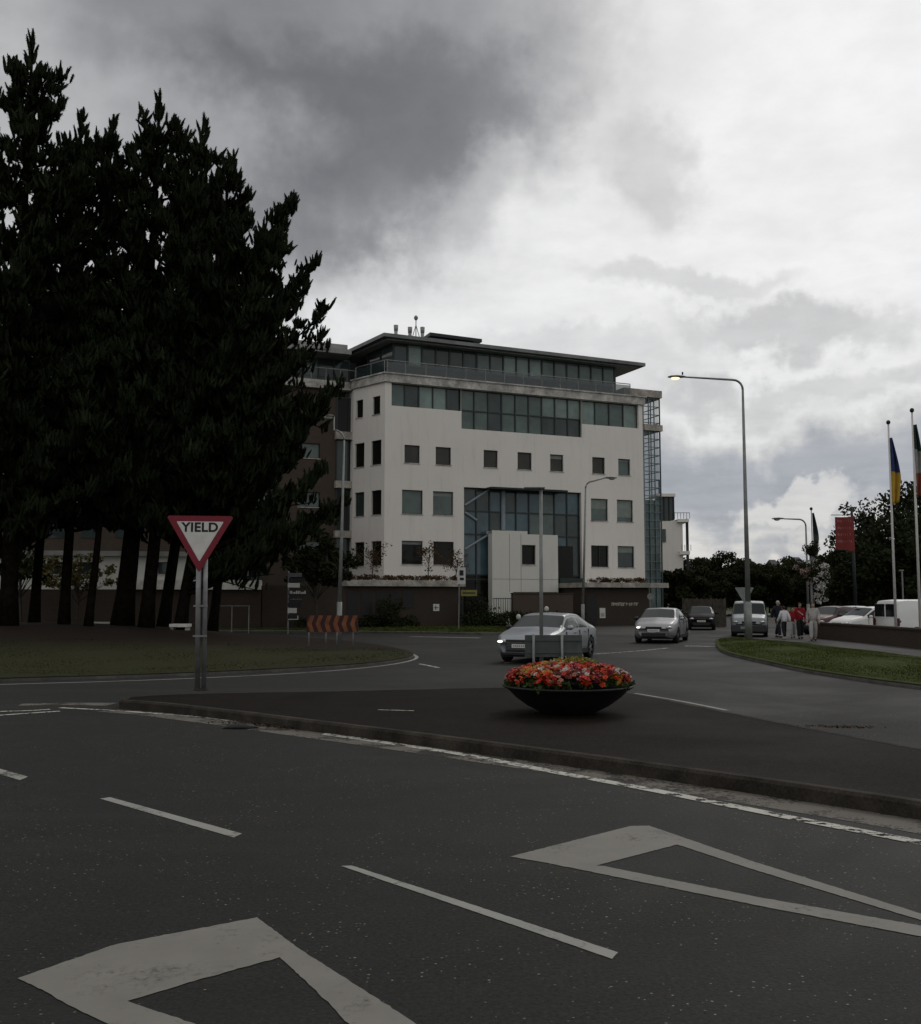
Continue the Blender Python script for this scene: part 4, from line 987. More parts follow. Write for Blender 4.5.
def broad(name, label, base, H, Rx, zl, ncl, per, lsize, mt, seed, group=None, Rz=None, trunk_r=None, cat='tree', flat=.42):
    r = random.Random(seed); base = Vector(base); t = thing(name, label, cat, tuple(base), group=group)
    m = MB(); tr = trunk_r or H * .02; top = base + Vector((r.uniform(-.3, .3), 0, H * .8)); n = 5
    m.tube([base.lerp(top, k / n) - Vector((0, 0, .15 if k == 0 else 0)) for k in range(n + 1)], [tr * (1 - .7 * k / n) for k in range(n + 1)], 7)
    cz = (zl + H) / 2; hz = (H - zl) / 2; cl = []
    for k in range(ncl):
        a = r.uniform(0, 6.28); u = r.uniform(-1, 1); rr_ = r.random() ** flat
        c = base + Vector((math.cos(a) * math.sqrt(1 - u * u) * Rx * rr_, math.sin(a) * math.sqrt(1 - u * u) * Rx * rr_, cz + u * hz * rr_ * .93))
        s_ = r.uniform(.16, .30) * min(Rx, hz) * 1.0 + .08; cl.append((tuple(c), (s_ * 1.2, s_ * 1.2, s_ * .8)))
        if r.random() < .6: q = base.lerp(top, max(.15, min(.95, (c.z - base.z) / H * .75))); m.tube([q, q.lerp(c, .5) + Vector((0, 0, .1)), c], [tr * .35, tr * .2, tr * .08], 4, cap=False)
    m.build('trunk', M_trunk, t, True)
    leaves('crown', cl, per, lsize, mt, t); return t
# right-hand background trees
gB = 'dark trees along the far right'
rt = random.Random(9)
spec = [  # px x, top y, depth, radius m
 (676, 566, 95, 3.0, 0, 'bushy tree hiding the foot of the white block'), (700, 557, 120, 4.5, 0, 'round dark tree left of the tall lit lamp post'), (722, 553, 125, 4.5, 0, 'rounded dark tree just behind the tall lit lamp post'),
 (745, 560, 120, 4.5, 0, 'dark tree above the silver van roof'), (768, 562, 130, 4.5, 1, 'dark tree behind the people walking'), (790, 558, 135, 4.5, 0, 'dark tree behind the far unlit street lamp'),
 (812, 556, 120, 4.2, 1, 'dark tree right behind the flower basket post'), (834, 553, 110, 4.5, 0, 'dark tree below the red banner'), (853, 546, 95, 3.8, 0, 'dark dense tree behind the banner post'),
 (872, 525, 85, 3.8, 0, 'dense tree beneath the sparse crown left of the blue and yellow flag'), (905, 515, 80, 4.5, 0, 'dense dark tree behind the white van'), (935, 500, 78, 5, 0, 'dense dark tree cut by the right edge')]
for i, (x, y, Dd, Rx, mi, lab) in enumerate(spec):
    tp_ = dp(x, y, Dd); broad('background_tree', lab, (tp_.x, Dd, 0), tp_.z, Rx, .3, 70, 200, .18, LM[mi], 100 + i, gB, flat=.5)
tp_ = dp(866, 494, 88); broad('airy_tree', 'tall airy tree with sky showing through, left of the flags', (tp_.x, 88, 0), tp_.z, 2.9, 5, 75, 34, .17, LM[3], 130, trunk_r=.2, flat=.6)
tp_ = dp(908, 482, 86); broad('airy_tree', 'taller bushy tree directly behind the two flagpoles', (tp_.x, 86, 0), tp_.z, 3.2, 4, 80, 60, .2, LM[0], 131, trunk_r=.24, flat=.55)
tp_ = dp(940, 474, 82); broad('airy_tree', 'tall bushy tree cut off by the right frame edge', (tp_.x, 82, 0), tp_.z, 3.4, 4, 80, 60, .2, LM[0], 132, trunk_r=.24, flat=.55)
# wooded ridge far off : one mass
cl = []
for k in range(420):
    x = rt.uniform(-30, 260); yv = rt.uniform(240, 330); cl.append(((x, yv, rt.uniform(2, 8) + 2.5 * math.sin(x * .05)), (5, 5, 3.2)))
tag(leaves('ridge_woodland', cl, 70, .9, LM[0], None), 'dark wooded ridge along the horizon on the right', 'woodland', kind='stuff')
# trees by the offices
def tree_px(name, lab, x, ytop, Dd, zb, Rx, zl, ncl, per, ls, mt, seed, grp=None, tr=.05, fl=.5):
    p = dp(x, ytop, Dd); b = Vector((p.x, Dd, zb)); return broad(name, lab, b, p.z - zb, Rx, zl, ncl, per, ls, mt, seed, grp, trunk_r=tr, flat=fl)
# reddish thin saplings on the podium planter
gs = 'thin bronze leaved saplings on the podium'
for i, (x, y, Rx, lab) in enumerate(((372, 537, 1.5, 'sparse bronze leaved sapling before the chamfered corner'), (428, 537, .9, 'sparse bronze leaved sapling between the two lower windows'), (455, 548, 1.0, 'sparse bronze leaved sapling left of the atrium glass'))):
    Dd = FF.pt(FF.px(x, 580, 3.2)[0], 0, 3.2).y; tree_px('sapling', lab, x, y, Dd, SLAB1, Rx, .5, 34, 13, .07, LM[2], 150 + i, gs, .04, .6)
cl = []
for k in range(150):
    x = rt.uniform(348, 461); a, z = FF.px(x, 579, 3.7); q = FF.pt(a, SLAB1 + rt.uniform(.02, .28), 3.7 + rt.uniform(-.2, .2)); cl.append((tuple(q), (.25, .2, .14)))
tag(leaves('trailing_planting', cl, 22, .06, LM[2], None), 'reddish trailing plants along the left podium slab', 'planting', kind='stuff')
cl = []
for k in range(80):
    x = rt.uniform(590, 644); a, z = FF.px(x, 578, 3.9); q = FF.pt(a, SLAB1 - .05 + rt.uniform(.02, .30), 3.9 + rt.uniform(-.2, .2)); cl.append((tuple(q), (.25, .2, .14)))
tag(leaves('trailing_planting', cl, 26, .06, LM[2], None), 'reddish low plants on the slab above the brick wall lettering', 'planting', kind='stuff')
tree_px('small_tree', 'dark leafy tree before the brick wing left of the lamp post', 318, 530, 60, 0, 2.4, 2.6, 50, 60, .16, LM[0], 160, tr=.12)
tree_px('small_tree', 'yellowing small tree glimpsed between the left pine trunks', 80, 552, 56, 0, 2.0, 2.2, 40, 34, .12, leafmat('leaf_yellow', (.11, .09, .03), (.05, .05, .02)), 161, tr=.09, fl=.6)
tree_px('small_tree', 'leafy tree behind the leftmost pine trunks', 25, 548, 57, 0, 2.0, 2.4, 36, 34, .13, LM[1], 162, tr=.09, fl=.6)
def hedge(name, label, p0, p1, h, wd, mt, n, per=36, cat='hedge', group=None):
    cl = []; p0 = Vector(p0); p1 = Vector(p1)
    for k in range(n):
        q = p0.lerp(p1, (k + rt.random()) / n); cl.append(((q.x + rt.uniform(-wd, wd) * .4, q.y + rt.uniform(-wd, wd) * .4, rt.uniform(.15, 1) * h * .85), (wd * .5, wd * .5, h * .28)))
    return tag(leaves(name, cl, per, .09, mt, None), label, cat, group)
q0 = FF.pt(FF.px(466, 610, 6)[0], 0, 6).to_2d(); q1 = FF.pt(FF.px(583, 610, 6)[0], 0, 6).to_2d()
hedge('hedge', 'low dark hedge before the office entrance', q0, q1, 1.05, 1.2, LM[0], 130)
hedge('shrub', 'pale leaved shrub at the foot of the atrium glass', FF.pt(FF.px(471, 600, 5)[0], 0, 5).to_2d(), FF.pt(FF.px(488, 600, 5)[0], 0, 5).to_2d(), 2.4, 1.0, LM[3], 30, 40, 'shrub')
q0 = FF.pt(FF.px(300, 610, 5.2)[0], 0, 5.2).to_2d(); q1 = FF.pt(FF.px(415, 610, 5.2)[0], 0, 5.2).to_2d()
hedge('hedge', 'low dark shrubs along the left podium wall', q0, q1, .9, 1.0, LM[0], 110)
hedge('shrub', 'dark green bush against the podium wall behind the chevron board', FF.pt(FF.px(383, 600, 5)[0], 0, 5).to_2d(), FF.pt(FF.px(397, 600, 5)[0], 0, 5).to_2d(), 2.0, .9, LM[1], 20, 36, 'shrub')
# brick planter wall in front of the entrance with globe lamps
ew = thing('entrance_wall', 'dark brick entrance wall below the white projecting block', 'wall', FF.pt(FF.px(543, 600, 5)[0], 0, 5))
m = MB(); e0, e1 = FF.px(513, 600, 5)[0], FF.px(573, 600, 5)[0]; FF.box(m, e0, e1, 0, FF.px(540, 594, 5)[1], 4.7, 5); m.build('wall', M_brick, ew)
m = MB(); FF.box(m, e0 - .03, e1 + .03, FF.px(540, 594, 5)[1] + .001, FF.px(540, 593, 5)[1], 4.65, 5.05); m.build('coping', M_brickd, ew)
for (x, y, Dd, lab) in ((518.5, 617, 62, 'small white globe light left in the hedge before the entrance'), (546.5, 609, 64, 'small white globe light in front of the entrance brick wall')):
    p = dp(x, y, Dd); t = thing('garden_light', lab, 'lamp', (p.x, Dd, 0), group='white globe lights by the entrance')
    m = MB(); m.tube([(p.x, Dd, 0), (p.x, Dd, p.z - .1)], .04, 6); m.build('post', M_dark, t)
    m = MB(); m.ball(tuple(p), (.15, .15, .18)); m.build('globe', mat('globe_white', (.5, .5, .46), .4, var=.05), t, True)
# railings left of the entrance block
t = thing('railing', 'thin black railing left of the white entrance block', 'railing', FF.pt(FF.px(498, 605, 5.5)[0], 0, 5.5)); m = MB()
for k in range(9): a = FF.px(494 + k * 2.3, 605, 5.5)[0]; m.tube([FF.pt(a, 0, 5.5), FF.pt(a, FF.px(500, 598, 5.5)[1], 5.5)], .02, 5)
m.build('bars', M_black, t)
m = MB(); m.tube([FF.pt(FF.px(493, 600, 5.5)[0], FF.px(500, 598.5, 5.5)[1], 5.5), FF.pt(FF.px(513, 600, 5.5)[0], FF.px(500, 598.5, 5.5)[1], 5.5)], .025, 5); m.build('top_rail', M_black, t)
# fence behind the dark car
t = thing('board_fence', 'brown vertical board fence beyond the dark parked car', 'fence', dp(705, 629, 70)); a = dp(684, 630, 70); b = dp(726, 630, 70)
k = 26
m = MB()
for i in range(k): x0 = a.x + (b.x - a.x) * i / k; m.box(x0 + .005, a.x + (b.x - a.x) * (i + 1) / k - .005, 70 + (i % 2) * .02, 70.05, 0, 1.90 + .03 * (i % 3))
m.build('boards', mat('fence_wood', (.06, .052, .04), .9, var=.3, scale=3), t)
for i in range(4): m = MB(); x0 = a.x + (b.x - a.x) * i / 3; m.box(x0 - .06, x0 + .06, 70.06, 70.18, 0, 2.0); m.build('post', mats['fence_wood'], t)
# low wall on the right
wp = [gp(814, 638.5, 0).to_2d(), gp(860, 642.5, 0).to_2d(), gp(921, 649.5, 0).to_2d(), gp(1150, 672, 0).to_2d()]
wp = smoothline(wp); o = tag(None or (lambda mm: (band(mm, wp, 0, .70, -.3, 0), band(mm, wp, .702, .78, -.34, .05), mm.build('low_wall', M_brickd))[2])(MB()), 'low dark brick wall along the footpath before the parked cars', 'wall')

# ------------------------------------------------------------------ signs
def polyplate(m, pts2, O, U, V, N, th, mi=0):
    """plate with outline pts2 in (u,v) at O, extruded th along -N"""
    n = len(pts2); i = len(m.v)
    f = [O + U * u + V * v for u, v in pts2]; m.v += [tuple(p) for p in f] + [tuple(p - N * th) for p in f]
    m.f.append(tuple(i + k for k in range(n))); m.mi.append(mi); m.f.append(tuple(i + n + k for k in reversed(range(n)))); m.mi.append(mi)
    for k in range(n): j = (k + 1) % n; m.f.append((i + k, i + n + k, i + n + j, i + j)); m.mi.append(mi)
def rtri(s_, r_, n=5):
    """rounded downward triangle with side s_ centred"""
    h = s_ * math.sqrt(3) / 2; C = [(-s_ / 2, h / 3), (0, -2 * h / 3), (s_ / 2, h / 3)]; out = []
    for i, c in enumerate(C):
        c = Vector(c); d = c.normalized(); cc = c - d * 2 * r_; a0 = math.atan2(d.y, d.x)
        for k in range(n): a = a0 - R(60) + R(120) * k / (n - 1); out.append((cc.x + r_ * math.cos(a), cc.y + r_ * math.sin(a)))
    return out
def text_mesh(txt, size, O, U, V, N, mt, parent, name, wx=1.0):
    cu = bpy.data.curves.new('t', 'FONT'); cu.body = txt; cu.size = size; cu.align_x = 'CENTER'; cu.align_y = 'CENTER'; cu.extrude = .0015; cu.offset = size * .035; cu.space_character = 1.06
    ob = bpy.data.objects.new('t', cu); col.objects.link(ob); dg = bpy.context.evaluated_depsgraph_get(); me = bpy.data.meshes.new_from_object(ob.evaluated_get(dg))
    bpy.data.objects.remove(ob); Mi = roots.get(parent.name, Matrix()).inverted()
    for v in me.vertices: v.co = Mi @ (O + U * v.co.x * wx + V * v.co.y + N * v.co.z)
    me.materials.clear(); me.materials.append(mt); o2 = bpy.data.objects.new(name, me); col.objects.link(o2); o2.parent = parent; return o2
yb = gp(199, 690, .15); Dy = yb.y
ys = thing('yield_sign', 'red and white triangular YIELD sign on two grey posts at the island tip', 'sign', tuple(yb))
ztop = dp(200, 515, Dy).z; SS = 64 / 1000 * Dy * 1.03; hh = SS * .866 * .93
U = Vector((math.cos(R(8)), math.sin(R(8)), 0)).normalized(); Vv = Vector((0, 0, 1)); N = Vector((math.sin(R(8)), -math.cos(R(8)), 0))
ctr = dp(200.3, 535, Dy) + N * .06
SQ = 1.0
def tsc(pts, k): return [(u * k, v * k) for u, v in pts]
base_t = rtri(SS, .035)
m = MB(); polyplate(m, base_t, ctr, U, Vv, N, .02); pl = m.build('sign_plate', M_signr, ys)
m = MB(); polyplate(m, rtri(SS * .70, .012), ctr + N * .0035 + Vv * .0, U, Vv, N, .003); m.build('white_field', M_signw, pl)
text_mesh('YIELD', .245, ctr + N * .0045 + Vv * SS * .108, U, Vv, N, M_signb, pl, 'lettering', 1.02)
for (x0, x1, off) in ((191.8, 195.5, -.02), (202.0, 204.0, .14)):
    zt_ = ctr.z + SS * .2; pb_ = gp(x1 if off < 0 else 203.5, 690, .15); 
    b0 = Vector((yb.x + (-.035 if off < 0 else .085), yb.y + (0 if off < 0 else .03), .13)); tpv = Vector((b0.x - .03, b0.y, zt_))
    m = MB(); m.tube([b0, tpv], .05 if off < 0 else .045, 12); m.build('post', M_galv, ys, True)
    m = MB(); m.lathe([(.08, 0), (.08, .012), (.055, .03), (.052, .05)], (b0.x, b0.y, .142), 12); m.build('base_collar', M_kerb, ys, True)
for zz in (1.15, 1.72):
    m = MB(); m.box(yb.x - .13, yb.x + .14, yb.y - .05, yb.y - .035, zz, zz + .035); m.build('bracket', M_galv, ys)
# chevron board
cb0 = dp(306.5, 632, 34.5); cb1 = dp(358, 632, 34.5); czt = dp(330, 615.5, 34.5).z
cs = thing('chevron_board', 'orange and dark red chevron bend board on grey posts', 'sign', ((cb0.x + cb1.x) / 2, 34.5, tz((cb0.x + cb1.x) / 2, 34.5)))
m = MB(); m.box(cb0.x, cb1.x, 34.5, 34.53, cb0.z, czt); brd = m.build('board', mat('chev_dark', (.030, .007, .006), .6, var=.2), cs)
m = MB(); nch = 6; wch = (cb1.x - cb0.x) / nch; hc = (czt - cb0.z); zc = (czt + cb0.z) / 2
for i in range(nch):
    x0 = cb0.x + wch * i; o_ = wch * .5
    for s_ in (1, -1):
        m.quad([(x0 + .02, 34.496, zc), (x0 + o_ + .02, 34.496, zc), (min(x0 + o_ + wch * .42, cb1.x), 34.496, zc + s_ * hc / 2), (x0 + wch * .42, 34.496, zc + s_ * hc / 2)])
m.build('chevron_stripes', mat('chev_orange', (.17, .055, .018), .6, var=.3), brd)
for x in (309, 326, 337, 353): p = dp(x, 640, 34.6); m = MB(); m.tube([(p.x, 34.58, 0), (p.x, 34.58, czt - .03)], .03, 8); m.build('post', M_galv, cs, True)
# grey sign seen from behind beyond the planter, posts on the island
p0, p1 = dp(525, 657, 21), dp(582, 635, 21); t = thing('sign_back', 'grey back of a rectangular sign on two posts behind the flower planter', 'sign', ((p0.x + p1.x) / 2, 21, .14))
m = MB(); m.box(p0.x, p1.x, 21, 21.02, p0.z, p1.z); m.build('sign_plate', M_signback, t, bevel=.004)
m = MB(); m.box(p0.x + .01, p1.x - .01, 20.97, 20.998, p0.z + .08, p0.z + .12); m.box(p0.x + .01, p1.x - .01, 20.97, 20.998, p1.z - .12, p1.z - .08); m.build('rail', M_signback, t)
for x in (533.5, 562): p = dp(x, 650, 20.95); m = MB(); m.tube([(p.x, 20.93, .13), (p.x, 20.93, p1.z + .02)], .028, 10); m.build('post', M_galvp, t, True)
# small yield sign seen from behind, by the van
p = dp(744.5, 593, 44); t = thing('yield_sign', 'grey back of a triangular sign on a post in front of the silver van', 'sign', (p.x, 44, .1))
m = MB(); polyplate(m, rtri(.85, .03), Vector((p.x, 44, p.z)), Vector((1, 0, 0)), Vv, Vector((0, -1, 0)), .02); m.build('sign_plate', mat('sign_back_pale', (.19, .20, .20), .5, .3), t)
m = MB(); m.tube([(p.x, 44.06, 0), (p.x, 44.06, p.z + .2)], .035, 8); m.build('post', M_galv, t, True)
m = MB(); m.box(p.x - .22, p.x + .10, 43.95, 43.97, dp(744, 629, 44).z, dp(744, 626.5, 44).z); m.build('small_plate', mats['sign_back_pale'], t)
# round sign on post by the lettering wall
p = dp(650.5, 596.5, 62); t = thing('round_sign', 'round grey sign on a thin post behind the silver saloon', 'sign', (p.x, 62, 0))
m = MB(); m.lathe([(0.001, -.02), (.20, -.02), (.20, .02), (.001, .02)], tuple(p), 20, axis='y'); m.build('sign_plate', mats['sign_back_pale'], t); m = MB(); m.tube([(p.x, 62.06, 0), (p.x, 62.06, p.z + .1)], .035, 8); m.build('post', M_galv, t)
# bus stop like post with white head plate and yellow flag plate
p = dp(458.5, 628, 60); t = thing('stop_sign_post', 'thin post with white plate on top and a yellow green plate on its side', 'sign', (p.x, 60, .1))
m = MB(); m.tube([(p.x, 60, 0), (p.x + .06, 60, dp(459, 568, 60).z)], .04, 8); m.build('post', M_galv, t)
a, b = dp(457.5, 584, 60), dp(465.5, 567.5, 60); m = MB(); m.box(a.x, b.x, 59.9, 59.95, a.z, b.z); w1 = m.build('white_plate', M_signw, t)
m = MB(); wv = (b.x - a.x); m.box(a.x + wv * .3, b.x - wv * .2, 59.892, 59.898, a.z + .22, a.z + .38); m.box(a.x + wv * .25, b.x - wv * .25, 59.892, 59.898, a.z + .5, a.z + .82); m.build('plate_symbol', M_signb, w1)
a, b = dp(461, 596, 60), dp(477, 590, 60); m = MB(); m.box(a.x, b.x, 59.9, 59.94, a.z, b.z); w1 = m.build('yellow_plate', mat('plate_yellow', (.22, .20, .045), .6), t)
m = MB(); m.box(a.x + .1, b.x - .1, 59.89, 59.898, a.z + .12, b.z - .12); m.build('plate_writing', mat('plate_olive', (.06, .065, .03), .7), w1)
# finger-post stack
p = dp(288, 622, 55); t = thing('direction_signs', 'tall stack of small black and white direction plates on one post', 'sign', (p.x, 55, 0))
m = MB(); m.tube([(p.x, 55, 0), (p.x, 55, dp(288, 571, 55).z)], .04, 8); m.build('post', M_galv, t)
rr = random.Random(4)
M_pldark = mat('plate_dark', (.02, .022, .024), .5); M_plg = mat('plate_grey', (.13, .13, .13), .6)
for (x0, y0, x1, y1, mm, ins) in ((288, 573, 302, 577, M_plg, 0), (289, 578, 305, 582, M_pldark, 0), (288, 583, 300, 587.5, M_signw, 0), (289, 590, 307, 595.5, M_pldark, 1), (289, 597, 304, 601, M_pldark, 2), (288, 602.5, 302, 607, M_pldark, 0), (288, 608, 297, 613, M_signw, 0), (288, 614.5, 299.5, 620, M_pldark, 3)):
    a, b = dp(x0, y1, 55), dp(x1, y0, 55); m = MB(); m.box(a.x, b.x, 54.9, 54.94, a.z, b.z); w1 = m.build('direction_plate', mm, t)
    if ins:
        m = MB(); x = a.x + .06; hz = (b.z - a.z)
        if ins == 3: m.box(a.x + .03, b.x - .05, 54.89, 54.897, a.z + .02, a.z + .06); m.box(b.x - .1, b.x - .05, 54.89, 54.897, a.z + .061, a.z + hz * .8)
        else:
            while x < b.x - .1:
                wv = rr.uniform(.03, .09); m.box(x, x + wv, 54.89, 54.897, a.z + hz * .3, a.z + hz * (.85 if rr.random() < .4 else .65) * (1 if ins == 1 else .8)); x += wv + .03
        m.build('plate_writing', M_signw if ins != 2 else M_plg, w1)
# ------------------------------------------------------------------ lamp posts
def lamp(label, base, ztop, arm, r0, r1, rise=.15, lit=False, lean=0, hl=.75, group='street lamps', clamp=False, mt=None):
    b = Vector(base); t = thing('street_lamp', label, 'street lamp', tuple(b), group=group); mt = mt or M_galvp
    m = MB(); m.tube([b, b + Vector((0, 0, 1.6))], r0 * 1.25, 12); m.tube([b + Vector((0, 0, 1.55)), Vector((b.x + lean * .5, b.y, (ztop + b.z) / 2)), Vector((b.x + lean, b.y, ztop - .5))], [r0, (r0 + r1) / 2, r1], 12); m.build('column', mt, t, True)
    A_ = Vector(arm); L_ = A_.length; d = A_.normalized(); top = Vector((b.x + lean, b.y, ztop - .5)); pts = [top]
    for k in range(1, 6): a = R(90) * k / 5; pts.append(top + Vector((0, 0, .42 * math.sin(a))) + d * .42 * (1 - math.cos(a)))
    end = top + Vector((0, 0, .42 + rise)) + d * L_; pts.append(end); m = MB(); m.tube(pts, [r1] * 6 + [r1 * .7], 8); m.build('arm', mt, t, True)
    # head: flat cobra body
    m = MB(); s_ = Vector((-d.y, d.x, 0)); prof = [(0, .05, .05), (.12, .09, .07), (.35, .14, .09), (.62, .14, .07), (hl, .06, .03)]; n = 10; i0 = 0
    for (u, wx, hz) in prof:
        for q in range(n):
            a = 2 * math.pi * q / n; p = end + d * u * (hl / .75) + s_ * wx * math.cos(a) + Vector((0, 0, hz * math.sin(a) if math.sin(a) > 0 else hz * .45 * math.sin(a))); m.v.append(tuple(p))
    for k in range(len(prof) - 1):
        for q in range(n): r_ = (q + 1) % n; m.f.append((k * n + q, k * n + r_, (k + 1) * n + r_, (k + 1) * n + q)); m.mi.append(0)
    m.f.append(tuple(range(n))); m.mi.append(0); m.f.append(tuple((len(prof) - 1) * n + q for q in range(n))); m.mi.append(0)
    hd = m.build('lamp_head', mat('lamp_head_grey', (.10, .10, .08), .5, .3), t, True)
    m = MB(); c = end + d * hl * .58 + Vector((0, 0, -.035)); m.ball(tuple(c), (.19 if abs(d.x) > .5 else .11, .11 if abs(d.x) > .5 else .19, .09))
    m.build('lamp_lens', mat('lens_lit', (.8, .7, .4), .3, emit=((1, .80, .38), 1.7)) if lit else mat('lens_off', (.3, .3, .28), .3), hd, True)
    if lit:
        m = MB(); c = end + d * .12 + Vector((0, 0, .1)); m.tube([c, c + Vector((0, 0, .12))], .035, 8); m.build('photocell', M_dark, hd)
    return t
b = gp(749, 639, .22); lamp('tall grey lamp post on the verge with its lamp lit yellow', (b.x, b.y, .18), dp(744, 378, b.y).z, (-2.45, 0, 0), .115, .05, rise=.12, lit=True, lean=0)
lamp('grey lamp post behind the silver front car with arm over the white facade', (dp(583, 631, 60).x, 60, 0), dp(585, 480, 60).z, (1.15, 0, 0), .085, .05, rise=.2, lean=.25)
b = dp(339, 648, 40); lamp('thin lamp post behind the chevron board in front of the brick wing', (b.x, 40, tz(b.x, 40)), dp(339, 428, 40).z, (-.42, 0, 0), .085, .035, rise=.55, lean=.12, hl=.38)
lamp('far unlit street lamp behind the flower basket post', (dp(809, 631, 62).x, 62, 0), dp(809, 518, 62).z, (-1.35, 0, 0), .08, .05, rise=.03, lean=-.0)
# slim post behind the planter, small flat cap lamp pointing away
p = dp(541.5, 680, 22); t = thing('slim_post', 'slim grey post rising behind the flower planter with small flat lamp cap', 'post', (p.x, 22, .14))
zt_ = dp(541.5, 489, 22).z; m = MB(); m.tube([(p.x, 22, .13), (p.x + .015, 22, zt_)], [.043, .036], 12); m.build('column', M_galvp, t, True)
m = MB(); m.box(p.x - .36, p.x + .10, 21.9, 22.1, zt_, zt_ + .035); m.build('cap', mat('cap_grey', (.12, .12, .11), .6), t, bevel=.01)
# flower basket post
bp = dp(813, 636, 47); t = thing('flower_basket_post', 'post hung with two tiers of pale flower baskets', 'post', (bp.x, 47, 0))
m = MB(); m.tube([(bp.x, 47, 0), (bp.x, 47, dp(813, 546, 47).z)], .055, 10); m.build('column', M_galvp, t, True)
M_petw = mat('petal_white', (.50, .48, .45), .7, var=.1); M_petpk = mat('petal_pink', (.28, .20, .18), .7, var=.2)
for (x, y, r_) in ((813, 550, .34), (806, 574, .40), (823, 575, .46), (815, 567, .42), (821, 592, .36)):
    c = dp(x, y, 47 + rt.uniform(-.2, .2)); m = MB(); m.lathe([(.02, -.30), (.18, -.24), (.27, -.06)], tuple(c), 12); bk = m.build('basket', M_black, t, True)
    leaves('basket_foliage', [((c.x + rt.gauss(0, r_ * .5), c.y + rt.gauss(0, r_ * .4), c.z + rt.gauss(0, r_ * .4)), (r_ * .6,) * 3) for _ in range(14)], 60, .05, LM[1], bk)
    if y != 550: leaves('basket_flowers', [((c.x + rt.gauss(0, r_ * .55), c.y - r_ * .5, c.z + rt.gauss(0, r_ * .5)), (r_ * .4,) * 3) for _ in range(9)], 40, .05, M_petw if x > 808 else M_petpk, bk)
# flags
def flag(label, x, ybase, ytop, Dd, bands, y0, y1, wpx, seed, r_=.06, pm=None, dx=-4, cat='flag'):
    pb_ = dp(x, 600, Dd); tpz_ = dp(x + dx, ytop, Dd); px_ = pb_.x
    t = thing('flagpole', label, 'flagpole', (px_, Dd, 0)); m = MB(); m.tube([(px_, Dd, 0), (px_, Dd, tpz_.z)], [r_, r_ * .6], 10); m.build('pole', pm or mat('pole_white', (.5, .49, .47), .4, var=.05), t, True)
    m = MB(); m.ball((px_, Dd, tpz_.z + .07), (.09, .09, .1)); m.build('finial', M_dark, t, True)
    z1_, z0_ = dp(x, y0, Dd).z, dp(x, y1, Dd).z; n = 18; k = 10; wv = wpx / 1000 * Dd; m = MB(); mm = []; rr = random.Random(seed)
    for j in range(n + 1):
        v = j / n; z = z1_ + (z0_ - z1_) * v; ww = wv * (.25 + 1.2 * math.sin(min(1, v * 1.5) * math.pi * .5) * (1 - .35 * max(0, v - .6) / .4)) * .75
        for i in range(k + 1):
            u = i / k; m.v.append((px_ + .03 + u * ww, Dd - .05 + .10 * math.sin(u * 9 + v * 2 + seed) * (.4 + u) , z - .12 * u * math.sin(v * 5)))
    for j in range(n):
        for i in range(k): a = j * (k + 1) + i; m.f.append((a, a + 1, a + k + 2, a + k + 1)); m.mi.append(min(len(bands) - 1, int((j + .5) / n * len(bands))) if bands[0][0] == 'h' else min(len(bands) - 1, int((i + .5) / k * len(bands))))
    fo = m.build('flag_cloth', [b_[1] for b_ in bands], t, True); so_ = fo.modifiers.new('thick', 'SOLIDIFY'); so_.thickness = .006
    return t
flag('white pole with a limp blue and yellow flag', 895, 640, 424, 42, [('h', mat('flag_blue', (.02, .035, .11), .8)), ('h', mat('flag_yellow', (.42, .26, .03), .8))], 438, 505, 7.5, 1)
flag('taller white pole at the right edge with a limp green white and orange flag', 919.5, 640, 412, 40, [('h', mat('flag_green', (.012, .03, .022), .8)), ('h', mat('flag_grey', (.25, .25, .25), .8)), ('h', mat('flag_orange', (.18, .05, .03), .8))], 425, 498, 7, 2, dx=-4)
flag('far thin pole with a limp dark flag above the flower post', 814, 636, 510, 58, [('h', mat('flag_dark', (.02, .03, .03), .8)), ('h', mat('flag_dark2', (.06, .06, .06), .8))], 513, 556, 6, 3, r_=.04, pm=M_galv, dx=-1)
# banner on a dark post
p = dp(857, 640, 60); t = thing('banner_post', 'dark post carrying a red banner with rows of pale writing', 'banner', (p.x, 60, 0))
m = MB(); m.tube([(p.x, 60, 0), (p.x - .05, 60, dp(856, 507, 60).z)], [.1, .07], 10); m.build('post', M_dark, t, True)
for y in (515, 550): a = dp(831 if y == 515 else 833, y, 60); m = MB(); m.tube([(a.x, 60, a.z), (p.x, 60, a.z)], .025, 6); m.build('bracket', M_dark, t)
a, b = dp(836, 549, 60), dp(853, 517, 60); m = MB(); k = 8
for i in range(k):
    u0_, u1_ = i / k, (i + 1) / k; f = lambda u: 60 + .12 * math.sin(u * 5)
    m.box8([(a.x + (b.x - a.x) * u0_, f(u0_), a.z - u0_ * .15), (a.x + (b.x - a.x) * u1_, f(u1_), a.z - u1_ * .15), (a.x + (b.x - a.x) * u1_, f(u1_) + .02, a.z - u1_ * .15), (a.x + (b.x - a.x) * u0_, f(u0_) + .02, a.z - u0_ * .15),
            (a.x + (b.x - a.x) * u0_, f(u0_), b.z), (a.x + (b.x - a.x) * u1_, f(u1_), b.z), (a.x + (b.x - a.x) * u1_, f(u1_) + .02, b.z), (a.x + (b.x - a.x) * u0_, f(u0_) + .02, b.z)])
bn_ = m.build('banner_cloth', mat('banner_red', (.17, .028, .024), .8, var=.12), t)
m = MB(); rr = random.Random(8)
